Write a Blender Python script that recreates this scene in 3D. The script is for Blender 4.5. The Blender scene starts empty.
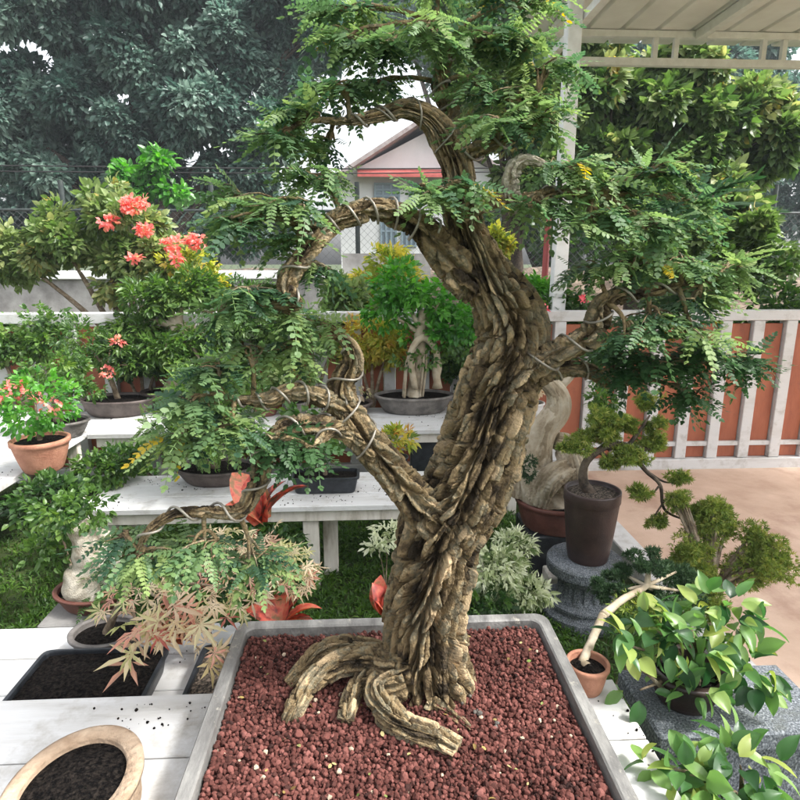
import bpy, math, random
import numpy as np
from mathutils import Vector
rng = np.random.default_rng(7)
random.seed(7)
PI = math.pi
sc = bpy.context.scene
COL = sc.collection

# ------------------------------------------------------------------ camera
CAM = np.array([0.0, 0.0, 1.6]); F = 600.0
PITCH, YAW = math.radians(12.95), math.radians(2.9)
fw = np.array([math.sin(YAW)*math.cos(PITCH), math.cos(YAW)*math.cos(PITCH), -math.sin(PITCH)])
rt = np.array([math.cos(YAW), -math.sin(YAW), 0.0])
up_ = np.cross(rt, fw)
cd = bpy.data.cameras.new('camera'); cam = bpy.data.objects.new('camera', cd); COL.objects.link(cam)
cam.location = CAM; cam.rotation_euler = (PI/2-PITCH, 0, -YAW)
cd.sensor_width = 36; cd.lens = 36*F/800; cd.clip_start = .02; cd.clip_end = 900
sc.camera = cam
def ray(u, v): return fw + rt*(u-400)/F - up_*(v-400)/F
def pt(u, v, Y):
    r = ray(u, v); return CAM + r*(Y/r[1])
def pz(u, v, z):
    r = ray(u, v); return CAM + r*((z-CAM[2])/r[2])
def mpp(p):   # metres per photo pixel at point p
    return float(np.dot(np.asarray(p)-CAM, fw))/F

# ------------------------------------------------------------------ maths
def unit(a):
    a = np.asarray(a, float); n = np.linalg.norm(a, axis=-1, keepdims=True); return a/np.maximum(n, 1e-9)
def _hash(ix, iy, iz, s=0):
    with np.errstate(over='ignore'):
        h = (ix.astype(np.uint64)*np.uint64(73856093)) ^ (iy.astype(np.uint64)*np.uint64(19349663)) ^ (iz.astype(np.uint64)*np.uint64(83492791)) ^ np.uint64(s*2654435761 % (1 << 32))
        h = h & np.uint64(0xffffffff)
        h = ((h ^ (h >> np.uint64(16)))*np.uint64(0x45d9f3b)) & np.uint64(0xffffffff)
        h = ((h ^ (h >> np.uint64(16)))*np.uint64(0x45d9f3b)) & np.uint64(0xffffffff)
        h = h ^ (h >> np.uint64(16))
    return h.astype(np.float64)/4294967295.0
def vnoise(p, s=0):
    p = np.asarray(p, float)+1000.0
    i = np.floor(p).astype(np.int64); f = p-i; f = f*f*(3-2*f)
    out = 0
    for dx in (0, 1):
        for dy in (0, 1):
            for dz in (0, 1):
                w = (f[..., 0] if dx else 1-f[..., 0])*(f[..., 1] if dy else 1-f[..., 1])*(f[..., 2] if dz else 1-f[..., 2])
                out = out + w*_hash(i[..., 0]+dx, i[..., 1]+dy, i[..., 2]+dz, s)
    return out*2-1
def fbm(p, o=3, s=0):
    a = 0; w = 1; p = np.asarray(p, float)
    for k in range(o):
        a = a + w*vnoise(p*2**k, s+k); w *= .5
    return a
def catmull(P, n):
    P = np.asarray(P, float)
    if len(P) == 2: 
        t = np.linspace(0, 1, n)[:, None]; return P[0]*(1-t)+P[1]*t
    Q = np.vstack([2*P[0]-P[1], P, 2*P[-1]-P[-2]])
    L = np.concatenate([[0], np.cumsum(np.linalg.norm(np.diff(P[:, :3], axis=0), axis=1))])
    tt = np.interp(np.linspace(0, L[-1], n), L, np.arange(len(P)))
    i = np.clip(np.floor(tt).astype(int), 0, len(P)-2); f = (tt-i)[:, None]
    p0, p1, p2, p3 = Q[i], Q[i+1], Q[i+2], Q[i+3]
    return .5*((2*p1)+(-p0+p2)*f+(2*p0-5*p1+4*p2-p3)*f*f+(-p0+3*p1-3*p2+p3)*f**3)
def frames(C):
    T = unit(np.gradient(C, axis=0)); N = np.zeros_like(T)
    a = np.array([0, 1., 0]) if abs(T[0][1]) < .8 else np.array([1., 0, 0])
    N[0] = unit(a-T[0]*np.dot(a, T[0]))
    for i in range(1, len(T)):
        n = N[i-1]-T[i]*np.dot(N[i-1], T[i]); N[i] = unit(n)
    return T, N, np.cross(T, N)

# ------------------------------------------------------------------ mesh collecting
class MB:
    def __init__(s): s.v = []; s.loops = []; s.tot = []; s.n = 0; s.r = []
    def add(s, V, loops, tot, rnd=None):
        V = np.asarray(V, float).reshape(-1, 3)
        s.v.append(V); s.loops.append(np.asarray(loops, np.int64)+s.n); s.tot.append(np.asarray(tot, np.int64))
        if rnd is None: rnd = np.full(len(V), .5)
        s.r.append(np.broadcast_to(np.asarray(rnd, float), (len(V),))); s.n += len(V); return s
    def faces(s, V, Fs, rnd=None):
        return s.add(V, [i for f in Fs for i in f], [len(f) for f in Fs], rnd)
    def box(s, a, b, rot=0, about=None, rnd=None, bevel=0):
        a = np.asarray(a, float); b = np.asarray(b, float)
        x0, y0, z0 = a; x1, y1, z1 = b
        if bevel <= 0:
            V = [(x0,y0,z0),(x1,y0,z0),(x1,y1,z0),(x0,y1,z0),(x0,y0,z1),(x1,y0,z1),(x1,y1,z1),(x0,y1,z1)]
            Fs = [(3,2,1,0),(4,5,6,7),(0,1,5,4),(1,2,6,5),(2,3,7,6),(3,0,4,7)]
        else:
            e = bevel; V = []; Fs = []
            for (zz, i) in ((z0, e), (z0+e, 0), (z1-e, 0), (z1, e)):
                V += [(x0+i,y0+e+0*i,zz),(x0+e,y0+i,zz),(x1-e,y0+i,zz),(x1-i,y0+e,zz),(x1-i,y1-e,zz),(x1-e,y1-i,zz),(x0+e,y1-i,zz),(x0+i,y1-e,zz)]
            Fs = [tuple(range(7,-1,-1)), tuple(range(24,32))]
            for k in range(3):
                for j in range(8): Fs.append((k*8+j, k*8+(j+1)%8, k*8+8+(j+1)%8, k*8+8+j))
        V = np.array(V)
        if rot:
            c = (a+b)/2 if about is None else np.asarray(about); cs, sn = math.cos(rot), math.sin(rot)
            W = V-c; V = np.stack([W[:,0]*cs-W[:,1]*sn, W[:,0]*sn+W[:,1]*cs, W[:,2]], 1)+c
        return s.faces(V, Fs, rnd)
    def grid(s, G, closed_u=True, caps=(True, True), rnd=None):
        n, m = G.shape[:2]
        I = np.arange(n*m).reshape(n, m)
        J = np.roll(I, -1, 1) if closed_u else I[:, 1:]
        A = I if closed_u else I[:, :-1]
        q = np.stack([A[:-1], J[:-1], J[1:], A[1:]], -1).reshape(-1)
        tot = [4]*(len(q)//4); loops = list(q)
        if closed_u and caps[0]: loops += list(I[0][::-1]); tot.append(m)
        if closed_u and caps[1]: loops += list(I[-1]); tot.append(m)
        return s.add(G.reshape(-1, 3), loops, tot, rnd)
    def tube(s, P, R, m=8, n=None, rnd=None):
        P = np.asarray(P, float); R = np.broadcast_to(np.asarray(R, float), (len(P),))
        n = n or max(len(P), 2)
        Q = catmull(np.hstack([P, R[:, None]]), n) if n > len(P) else np.hstack([P, R[:, None]])
        C, r = Q[:, :3], np.maximum(Q[:, 3], 1e-4)
        T, N, B = frames(C)
        th = np.linspace(0, 2*PI, m, endpoint=False)
        G = C[:, None]+r[:, None, None]*(N[:, None]*np.cos(th)[None, :, None]+B[:, None]*np.sin(th)[None, :, None])
        return s.grid(G, rnd=rnd)
    def lathe(s, c, prof, m=48, ax=1, ay=1, n=2.0, wob=0, caps=(True, True)):
        th = np.linspace(0, 2*PI, m, endpoint=False)
        cx, sx = np.cos(th), np.sin(th)
        k = (np.abs(cx)**n+np.abs(sx)**n)**(-1/n)
        prof = np.asarray(prof, float)
        G = np.stack([c[0]+prof[:, 0:1]*ax*(cx*k)[None], c[1]+prof[:, 0:1]*ay*(sx*k)[None], c[2]+prof[:, 1:2]+0*cx[None]], -1)
        if wob: G = G+wob*fbm(G*12, 2)[..., None]*np.array([1, 1, .6])
        return s.grid(G, caps=caps)
    def build(s, name, mat, parent=None, smooth=False, label=None, kind=None):
        V = np.concatenate(s.v); L = np.concatenate(s.loops); t = np.concatenate(s.tot)
        return mesh_obj(name, V, L, t, mat, parent, smooth, np.concatenate(s.r), label, kind)
ORG = {}
def mesh_obj(name, V, L, t, mat, parent, smooth, rnd=None, label=None, kind=None):
    org = ORG[parent.name] if parent else np.zeros(3)
    me = bpy.data.meshes.new(name)
    me.vertices.add(len(V)); me.vertices.foreach_set('co', (V-org).astype(np.float32).ravel())
    me.loops.add(len(L)); me.loops.foreach_set('vertex_index', L.astype(np.int32))
    me.polygons.add(len(t)); me.polygons.foreach_set('loop_start', np.concatenate([[0], np.cumsum(t)[:-1]]).astype(np.int32))
    me.polygons.foreach_set('loop_total', t.astype(np.int32))
    me.polygons.foreach_set('use_smooth', np.full(len(t), bool(smooth)))
    if rnd is not None:
        a = me.attributes.new('rnd', 'FLOAT', 'POINT'); a.data.foreach_set('value', rnd.astype(np.float32))
    me.update(calc_edges=True)
    if mat: me.materials.append(mat)
    o = bpy.data.objects.new(name, me); COL.objects.link(o)
    if parent: o.parent = parent
    ORG[o.name] = org
    if label: o['label'] = label
    if kind: o['kind'] = kind
    return o
def thing(name, label, cat, loc=(0, 0, 0), group=None):
    o = bpy.data.objects.new(name, None); COL.objects.link(o); o.location = tuple(float(x) for x in loc); o.empty_display_size = .05
    o['label'] = label; o['category'] = cat
    if group: o['group'] = group
    ORG[o.name] = np.array([float(x) for x in loc]); return o
def tag(o, label, cat, group=None):
    o['label'] = label; o['category'] = cat
    if group: o['group'] = group
    return o
def structure(o): o['kind'] = 'structure'; return o

# ------------------------------------------------------------------ materials
def M(name, c1, c2=None, rough=.7, scale=8, det=6, bump=0, bscale=60, spec=.4, c3=None, stretch=(1, 1, 1), metal=0, dist=.01, ramp=(.35, .65), sheen=0, coords='Object'):
    m = bpy.data.materials.new(name); m.use_nodes = True; nt = m.node_tree; N = nt.nodes; Lk = nt.links.new
    b = N['Principled BSDF']; b.inputs['Roughness'].default_value = rough; b.inputs['Specular IOR Level'].default_value = spec
    b.inputs['Metallic'].default_value = metal
    geo = N.new('ShaderNodeNewGeometry'); mp = N.new('ShaderNodeMapping'); mp.inputs['Scale'].default_value = stretch
    Lk(geo.outputs['Position'], mp.inputs['Vector'])
    if c2 is None: b.inputs['Base Color'].default_value = (*c1, 1)
    else:
        n = N.new('ShaderNodeTexNoise'); n.inputs['Scale'].default_value = scale; n.inputs['Detail'].default_value = det; n.inputs['Roughness'].default_value = .62
        Lk(mp.outputs[0], n.inputs['Vector'])
        r = N.new('ShaderNodeValToRGB'); e = r.color_ramp.elements
        e[0].position, e[1].position = ramp; e[0].color = (*c1, 1); e[1].color = (*c2, 1)
        if c3: x = e.new((ramp[0]+ramp[1])/2); x.color = (*c3, 1)
        Lk(n.outputs['Fac'], r.inputs[0]); Lk(r.outputs[0], b.inputs['Base Color'])
    if bump:
        n2 = N.new('ShaderNodeTexNoise'); n2.inputs['Scale'].default_value = bscale; n2.inputs['Detail'].default_value = 5
        Lk(mp.outputs[0], n2.inputs['Vector']); bp = N.new('ShaderNodeBump'); bp.inputs['Strength'].default_value = bump; bp.inputs['Distance'].default_value = dist
        Lk(n2.outputs['Fac'], bp.inputs['Height']); Lk(bp.outputs[0], b.inputs['Normal'])
    return m
def LEAF(name, cols, rough=.42, trans=.35, spec=.5, nscale=0, tcol=None):
    """cols: colours ramped by the per-leaf random attribute"""
    m = bpy.data.materials.new(name); m.use_nodes = True; nt = m.node_tree; N = nt.nodes; Lk = nt.links.new
    b = N['Principled BSDF']; b.inputs['Roughness'].default_value = rough; b.inputs['Specular IOR Level'].default_value = spec
    a = N.new('ShaderNodeAttribute'); a.attribute_name = 'rnd'
    r = N.new('ShaderNodeValToRGB'); e = r.color_ramp.elements
    while len(e) < len(cols): e.new(.5)
    for i, c in enumerate(cols):
        e[i].position = c[3] if len(c) > 3 else i/(len(cols)-1); e[i].color = (*c[:3], 1)
    if nscale:
        g = N.new('ShaderNodeNewGeometry'); n = N.new('ShaderNodeTexNoise'); n.inputs['Scale'].default_value = nscale; Lk(g.outputs['Position'], n.inputs['Vector'])
        ma = N.new('ShaderNodeMath'); ma.operation = 'MULTIPLY_ADD'; ma.inputs[1].default_value = 1.6; ma.inputs[2].default_value = -.8
        Lk(n.outputs['Fac'], ma.inputs[0]); ad = N.new('ShaderNodeMath'); Lk(ma.outputs[0], ad.inputs[0]); Lk(a.outputs['Fac'], ad.inputs[1]); Lk(ad.outputs[0], r.inputs[0])
    else: Lk(a.outputs['Fac'], r.inputs[0])
    Lk(r.outputs[0], b.inputs['Base Color'])
    tr = N.new('ShaderNodeBsdfTranslucent'); hs = N.new('ShaderNodeHueSaturation'); hs.inputs['Value'].default_value = 1.9; hs.inputs['Saturation'].default_value = 1.15
    Lk(r.outputs[0], hs.inputs['Color']); Lk(hs.outputs[0], tr.inputs['Color'])
    mx = N.new('ShaderNodeMixShader'); mx.inputs[0].default_value = trans
    Lk(b.outputs[0], mx.inputs[1]); Lk(tr.outputs[0], mx.inputs[2]); Lk(mx.outputs[0], N['Material Output'].inputs['Surface'])
    return m
def bark_mat(name, cs, scale=22, bump=.9, bscale=230, dist=.006):
    m = bpy.data.materials.new(name); m.use_nodes = True; nt = m.node_tree; N = nt.nodes; Lk = nt.links.new
    b = N['Principled BSDF']; b.inputs['Roughness'].default_value = .88; b.inputs['Specular IOR Level'].default_value = .25
    g = N.new('ShaderNodeNewGeometry')
    n1 = N.new('ShaderNodeTexNoise'); n1.inputs['Scale'].default_value = scale; n1.inputs['Detail'].default_value = 8; n1.inputs['Roughness'].default_value = .65
    Lk(g.outputs['Position'], n1.inputs['Vector'])
    r = N.new('ShaderNodeValToRGB'); e = r.color_ramp.elements
    while len(e) < len(cs): e.new(.5)
    for i, c in enumerate(cs): e[i].position = .3+.4*i/(len(cs)-1); e[i].color = (*c, 1)
    a = N.new('ShaderNodeAttribute'); a.attribute_name = 'rnd'
    ma = N.new('ShaderNodeMath'); ma.operation = 'MULTIPLY_ADD'; ma.inputs[1].default_value = .5; Lk(a.outputs['Fac'], ma.inputs[0]); 
    sb = N.new('ShaderNodeMath'); sb.operation = 'SUBTRACT'; sb.inputs[1].default_value = .25; Lk(n1.outputs['Fac'], sb.inputs[0]); Lk(sb.outputs[0], ma.inputs[2])
    Lk(ma.outputs[0], r.inputs[0]); Lk(r.outputs[0], b.inputs['Base Color'])
    n2 = N.new('ShaderNodeTexNoise'); n2.inputs['Scale'].default_value = bscale; n2.inputs['Detail'].default_value = 6; Lk(g.outputs['Position'], n2.inputs['Vector'])
    bp = N.new('ShaderNodeBump'); bp.inputs['Strength'].default_value = bump; bp.inputs['Distance'].default_value = dist
    Lk(n2.outputs['Fac'], bp.inputs['Height']); Lk(bp.outputs[0], b.inputs['Normal'])
    return m
m_bark = bark_mat('fissured_bark', [(.035, .026, .016), (.115, .082, .044), (.26, .19, .10), (.15, .135, .09), (.46, .34, .20)])
m_bark2 = bark_mat('thin_bark', [(.10, .075, .05), (.2, .15, .1), (.32, .27, .2)], scale=40)
m_smoothbark = bark_mat('smooth_grey_bark', [(.22, .17, .11), (.37, .31, .22), (.46, .40, .31)], scale=14, bump=.35, bscale=90)
m_darkbark = bark_mat('dark_bark', [(.03, .025, .02), (.08, .06, .045), (.14, .11, .08)], scale=30)
m_dead = bark_mat('pale_deadwood', [(.3, .25, .18), (.5, .45, .36), (.62, .57, .48)], scale=30)
m_cut = M('cut_wood', (.36, .33, .2), (.5, .45, .3), .8, 60)
m_gravel = LEAF('lava_gravel', [(.016, .008, .007), (.052, .019, .015), (.088, .030, .024), (.14, .052, .042), (.24, .10, .085, .985), (.42, .33, .24, 1)], rough=.9, trans=0, spec=.2)
m_soil_red = M('red_dust', (.04, .012, .01), (.1, .03, .025), .95, 90)
m_tray = M('grey_glaze_tray', (.075, .072, .068), (.24, .235, .22), .5, 16, 10, .5, 160, .4, c3=(.14, .137, .13), dist=.003, stretch=(1, .35, 1))
m_wire = M('training_wire', (.20, .18, .15), (.36, .33, .28), .45, 40, metal=.35)
m_white = M('white_painted_wood', (.26, .24, .21), (.57, .57, .565), .55, 9, 12, .45, 40, .4, c3=(.50, .495, .48), stretch=(.25, 1.6, 1), dist=.004, ramp=(.22, .5))
def weather(m, col, scale, lo, hi):
    nt = m.node_tree; N = nt.nodes; b = N['Principled BSDF']; src = b.inputs['Base Color'].links[0].from_socket
    g = N.new('ShaderNodeNewGeometry'); n = N.new('ShaderNodeTexNoise'); n.inputs['Scale'].default_value = scale; n.inputs['Detail'].default_value = 9; n.inputs['Roughness'].default_value = .7
    nt.links.new(g.outputs['Position'], n.inputs['Vector']); mr = N.new('ShaderNodeMapRange'); mr.inputs[1].default_value = lo; mr.inputs[2].default_value = hi; nt.links.new(n.outputs['Fac'], mr.inputs[0])
    mx = N.new('ShaderNodeMix'); mx.data_type = 'RGBA'; mx.inputs[7].default_value = (*col, 1); nt.links.new(mr.outputs[0], mx.inputs[0]); nt.links.new(src, mx.inputs[6]); nt.links.new(mx.outputs[2], b.inputs['Base Color'])
weather(m_white, (.22, .19, .14), 9, .52, .85)
weather(m_tray, (.34, .32, .27), 30, .60, .72)
m_whiteleg = M('weathered_white_wood', (.30, .26, .20), (.72, .69, .63), .7, 10, 8, .35, 60, .3, c3=(.6, .56, .5), stretch=(1, 1, .25), dist=.004)
m_whitewall = M('white_paint', (.6, .6, .59), (.8, .8, .8), .7, 3, 6, .1, 50)
m_terra_board = M('terracotta_fence_paint', (.25, .07, .035), (.38, .12, .06), .6, 6, 6, .2, 40, stretch=(1, 1, .3))
m_terra_pot = M('terracotta_clay', (.30, .13, .08), (.45, .22, .14), .8, 16, 6, .3, 120)
m_brownpot = M('brown_glaze', (.022, .012, .011), (.05, .028, .024), .42, 10, 6, .12, 120, .5)
m_brownpot2 = M('reddish_brown_glaze', (.12, .045, .035), (.2, .08, .06), .5, 14, 6, .15, 120)
m_darkpot = M('dark_brown_stoneware', (.055, .042, .038), (.12, .095, .085), .55, 16, 6, .2, 150)
m_greypot = M('grey_stoneware', (.07, .065, .06), (.2, .18, .165), .6, 12, 8, .3, 120)
m_black = M('black_plastic', (.012, .014, .017), (.028, .032, .038), .42, 30, 4, .1, 200)
m_claypot = M('rough_sand_clay', (.30, .21, .14), (.46, .35, .25), .9, 18, 8, .8, 70, .2)
m_soil = M('dark_soil', (.003, .0026, .0026), (.035, .028, .023), .95, 120, 6, 1, 150, .08, dist=.02, ramp=(.42, .7))
m_soil2 = M('gritty_soil', (.02, .016, .012), (.28, .22, .17), .9, 110, 4, .9, 130, .3, dist=.01, ramp=(.45, .75))
m_granite = M('speckled_grey_stone', (.035, .04, .048), (.34, .36, .38), .88, 210, 4, .6, 210, .25, c3=(.13, .145, .16), stretch=(1, 1, .7), dist=.004, ramp=(.34, .70))
weather(m_granite, (.07, .075, .06), 12, .5, .75)
m_lawn = M('lawn_earth', (.02, .035, .008), (.06, .085, .02), .95, 6, 8, .5, 50)
m_earth = M('leaf_litter_earth', (.05, .035, .025), (.22, .17, .125), .95, 5, 10, .6, 30, c3=(.12, .09, .065))
m_road = M('asphalt', (.05, .05, .05), (.10, .10, .095), .9, 4, 8, .2, 120)
m_paving = M('pink_paving', (.42, .28, .20), (.60, .44, .34), .7, 2.2, 10, .15, 90, c3=(.52, .37, .28))
m_houseW = M('house_wall', (.70, .70, .70), (.8, .8, .8), .8, 1.5)
m_roofred = M('red_roof_edge', (.38, .07, .06), (.5, .12, .10), .6, 4)
m_roofgrey = M('grey_pink_roof', (.25, .2, .19), (.42, .36, .35), .8, 5)
m_glass = M('window_glass', (.16, .22, .26), None, .15, spec=.7)
m_bluef = M('blue_grey_frame', (.25, .33, .38), None, .5)
m_canopy = M('canopy_steel_paint', (.74, .73, .71), (.86, .86, .85), .45, 12, 6)
m_sheet = M('roof_sheet', (.76, .74, .71), (.86, .85, .83), .6, 3, 6)
m_metal = M('dark_fence_steel', (.02, .03, .03), (.05, .06, .055), .5, 10)
m_mesh = M('galvanised_mesh', (.16, .17, .17), None, .5, metal=.4)
m_redpost = M('red_post_paint', (.35, .06, .05), None, .5)
m_moss = M('moss', (.10, .13, .02), (.30, .33, .05), .95, 60, 4, .8, 150)
m_cable = M('cable_black', (.02, .02, .02), None, .6)
m_concrete = M('grey_concrete', (.2, .19, .18), (.36, .35, .33), .85, 4, 8, .3, 60)

weather(m_paving, (.30, .17, .12), 1.7, .52, .75)
weather(m_terra_board, (.16, .06, .04), 8, .58, .8)
G_main = LEAF('bonsai_leaf', [(.026, .062, .036), (.05, .108, .054), (.088, .158, .07), (.14, .22, .085), (.21, .28, .10, .985), (.45, .33, .03, 1)], rough=.48, trans=.38, spec=.35)
G_young = LEAF('bonsai_leaf_young', [(.04, .10, .03), (.07, .16, .035), (.12, .24, .045), (.18, .30, .05)], rough=.42, trans=.42)
G_deep = LEAF('bonsai_leaf_deep', [(.02, .055, .02), (.035, .08, .03), (.055, .115, .04)], rough=.5, trans=.3, spec=.3)  # darker green than the main bonsai leaf; also on the palm
G_dark = LEAF('distant_dark_leaf', [(.03, .065, .05), (.06, .115, .09), (.11, .18, .145), (.20, .28, .23)], rough=.36, trans=.35, spec=.55)
G_pale = LEAF('pale_broad_leaf', [(.04, .08, .022), (.08, .14, .035), (.13, .20, .06), (.24, .29, .12, .8), (.38, .30, .08, 1)], rough=.42, trans=.35)
G_mid = LEAF('mid_green_leaf', [(.02, .055, .015), (.05, .11, .025), (.09, .17, .035), (.15, .23, .05)], rough=.42, trans=.35)
G_bright = LEAF('bright_green_leaf', [(.03, .11, .02), (.06, .20, .03), (.11, .30, .045), (.18, .38, .07)], rough=.35, trans=.4)
G_broad = LEAF('glossy_broad_leaf', [(.02, .06, .022), (.045, .115, .035), (.08, .18, .05), (.15, .27, .075), (.30, .35, .09, .97), (.40, .25, .08, 1)], rough=.38, trans=.35, spec=.5, nscale=0)
G_yel = LEAF('yellow_leaf', [(.10, .16, .025), (.25, .31, .045), (.46, .46, .10), (.50, .36, .08), (.40, .17, .05)], rough=.45, trans=.4)
G_varieg = LEAF('cream_green_leaf', [(.10, .16, .05), (.35, .40, .22), (.55, .58, .42), (.62, .64, .5)], rough=.45, trans=.35)
G_jun = LEAF('juniper_spray', [(.055, .10, .022), (.12, .18, .035), (.20, .26, .055), (.32, .32, .08)], rough=.55, trans=.25, spec=.2)
G_pine = LEAF('dense_dark_spray', [(.02, .045, .02), (.035, .07, .03), (.06, .10, .045)], rough=.55, trans=.2, spec=.2)
G_maple = LEAF('maple_leaf', [(.30, .09, .07), (.42, .30, .22), (.52, .44, .31), (.34, .36, .16), (.50, .27, .21)], rough=.5, trans=.4)
G_coral = LEAF('coral_flower', [(.55, .12, .12), (.68, .22, .2), (.72, .32, .26), (.7, .38, .2)], rough=.6, trans=.4)
G_pink = LEAF('pink_flower', [(.6, .08, .12), (.7, .18, .2), (.75, .3, .3)], rough=.6, trans=.4)
G_brom = LEAF('red_bromeliad', [(.04, .02, .012), (.13, .03, .02), (.42, .06, .045), (.5, .14, .08), (.22, .12, .05)], rough=.5, trans=.2, nscale=45)
G_grass = LEAF('grass_blade', [(.02, .05, .008), (.04, .10, .012), (.08, .17, .02), (.13, .21, .03)], rough=.5, trans=.3)

# ------------------------------------------------------------------ leaf templates
def T_hex(w=.25, bend=.0):
    V = [(0, 0, 0), (.28, w, bend), (.72, w*.9, bend*.5), (1, 0, -bend), (.72, -w*.9, bend*.5), (.28, -w, bend)]
    return np.array(V, float), [(0, 1, 2, 3, 4, 5)]
def T_fold(w=.25, f=.08, droop=.12):
    V = [(0, 0, 0), (.3, w, f), (.65, w*.85, f-droop*.4), (1, 0, -droop), (.65, -w*.85, f-droop*.4), (.3, -w, f), (.33, 0, -.01), (.66, 0, -droop*.45)]
    return np.array(V, float), [(0, 6, 1), (6, 7, 2, 1), (7, 3, 2), (0, 5, 6), (5, 4, 7, 6), (4, 3, 7)]
def T_broad(w=.3, curl=.25, n=6):
    V = []; Fs = []
    for i in range(n+1):
        t = i/n; ww = w*math.sin(PI*t**.8)**.75 if 0 < i < n else .012; x = t; z = -curl*t*t+.05*math.sin(PI*t)
        V += [(x, -ww, z+ww*.22+.02*math.sin(9*t)), (x, -ww*.5, z+ww*.06), (x, 0, z-.015), (x, ww*.5, z+ww*.06), (x, ww, z+ww*.22+.02*math.sin(8*t+1))]
    for i in range(n):
        for j in range(4): a = 5*i+j; Fs.append((a, a+5, a+6, a+1))
    return np.array(V, float), Fs
def T_pinnate(pairs=9, ll=.2, lw=.29, curve=.2, ang=68, sag=.15, seed=0):
    rg = np.random.default_rng(seed); V = []; Fs = []
    h, _ = T_hex(lw)
    xs = np.linspace(.1, .97, pairs)
    def rach(x): return np.array([x, 0, -curve*x*x])
    for i, x in enumerate(xs):
        k = ll*(.62+.38*math.sin(PI*min(1, (i+1.5)/pairs)))
        for sd in (-1, 1):
            a = math.radians(ang-25*x+rg.uniform(-7, 7))*sd
            b = h*k; c, s_ = math.cos(a), math.sin(a); tw = rg.uniform(-.35, .35)
            q = np.stack([b[:, 0]*c-b[:, 1]*s_, b[:, 0]*s_+b[:, 1]*c, b[:, 1]*tw-sag*b[:, 0]+rg.uniform(-.1, .1)*b[:, 0]], 1)+rach(x)
            Fs.append(tuple(range(len(V), len(V)+6))); V += list(q)
    q = h*ll*.8+rach(1); Fs.append(tuple(range(len(V), len(V)+6))); V += list(q)
    for k in range(3):
        x0, x1 = k/3, (k+1)/3; a, b = rach(x0), rach(x1); w = np.array([0, .008, 0])
        n = len(V); V += [a-w, b-w, b+w, a+w]; Fs.append((n, n+1, n+2, n+3))
    return np.array(V), Fs
def T_star(lobes=7):
    V = [(0, 0, 0)]; Fs = []
    for k in range(lobes):
        a = math.radians(-125+250*k/(lobes-1)); L = 1-.45*abs(k-(lobes-1)/2)/((lobes-1)/2)
        for (rr, da, z) in ((.28, -.22, 0), (L*.55, -.14/L, .03), (L, 0, -.12), (L*.55, .14/L, .03), (.28, .22, 0)):
            V.append((rr*math.cos(a+da)+.1, rr*math.sin(a+da), z))
        n = 1+5*k; Fs.append((0, n, n+1, n+2, n+3, n+4))
    return np.array(V, float)*[.6, .6, .6], Fs
def T_tuft(n=9, seed=0, w=.07, spread=1.0):
    rg = np.random.default_rng(seed); V = []; Fs = []
    for k in range(n):
        d = unit(np.array([1, rg.normal()*spread, rg.normal()*spread*.8])); s_ = unit(np.cross(d, rg.normal(size=3))); L = rg.uniform(.6, 1)
        b = len(V); V += [d*.05-s_*w*.6, d*L*.5-s_*w, d*L, d*L*.5+s_*w, d*.05+s_*w*.6]; Fs.append((b, b+1, b+2, b+3, b+4))
    return np.array(V), Fs
def T_strap(w=.05, arch=.5, n=7):
    V = []; Fs = []
    for i in range(n+1):
        t = i/n; ww = w*math.sin(PI*min(.999, .12+.88*t))**.7*(1-t*.2); x = t*(1-.18*t); z = arch*(t-t*t*1.25)
        V += [(x, -ww, z+ww*.35), (x, 0, z), (x, ww, z+ww*.35)]
    for i in range(n):
        a = 3*i; Fs += [(a, a+3, a+4, a+1), (a+1, a+4, a+5, a+2)]
    return np.array(V, float), Fs
def multi_fold(n, seed, w=.3, spread=.9, L=.6):   # a spray of several folded leaves
    rg = np.random.default_rng(seed); V0, F0 = T_fold(w, .07, .2); V = []; Fs = []
    for k in range(n):
        d = unit(np.array([1, rg.normal()*spread, rg.normal()*spread*.7-.1])); u = unit(np.array([rg.normal()*.4, rg.normal()*.4, 1.])); y = unit(np.cross(u, d)); z = np.cross(d, y)
        base = d*rg.uniform(0, .4)+rg.normal(size=3)*.12
        W = (V0[:, :1]*d+V0[:, 1:2]*y+V0[:, 2:]*z)*L*rg.uniform(.7, 1.1)+base
        Fs += [tuple(i+len(V) for i in f) for f in F0]; V += list(W)
    return np.array(V), Fs
PINN = [T_pinnate(8, .19, .27, seed=1), T_pinnate(7, .21, .29, .35, seed=2), T_pinnate(9, .17, .27, .12, seed=3), T_pinnate(6, .2, .3, .5, 62, .25, seed=4), T_pinnate(8, .19, .27, -.1, 72, .3, seed=7), T_pinnate(5, .24, .3, .3, 60, .1, seed=8)]
FERN = [T_pinnate(13, .17, .22, .3, 72, .2, seed=5), T_pinnate(12, .18, .2, .5, 68, .3, seed=6)]
TUFT = [T_tuft(9, i, .05+.012*i, .8+.15*i) for i in range(4)]
SPRAY = [multi_fold(5, i) for i in range(5)]
SPRAYW = [multi_fold(4, i+20, .38, .9, .7) for i in range(4)]
SPRAYM = [multi_fold(7, i+80, .27, .9, .6) for i in range(4)]
SPRAYN = [multi_fold(6, i+40, .17, .8, .8) for i in range(4)]

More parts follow.
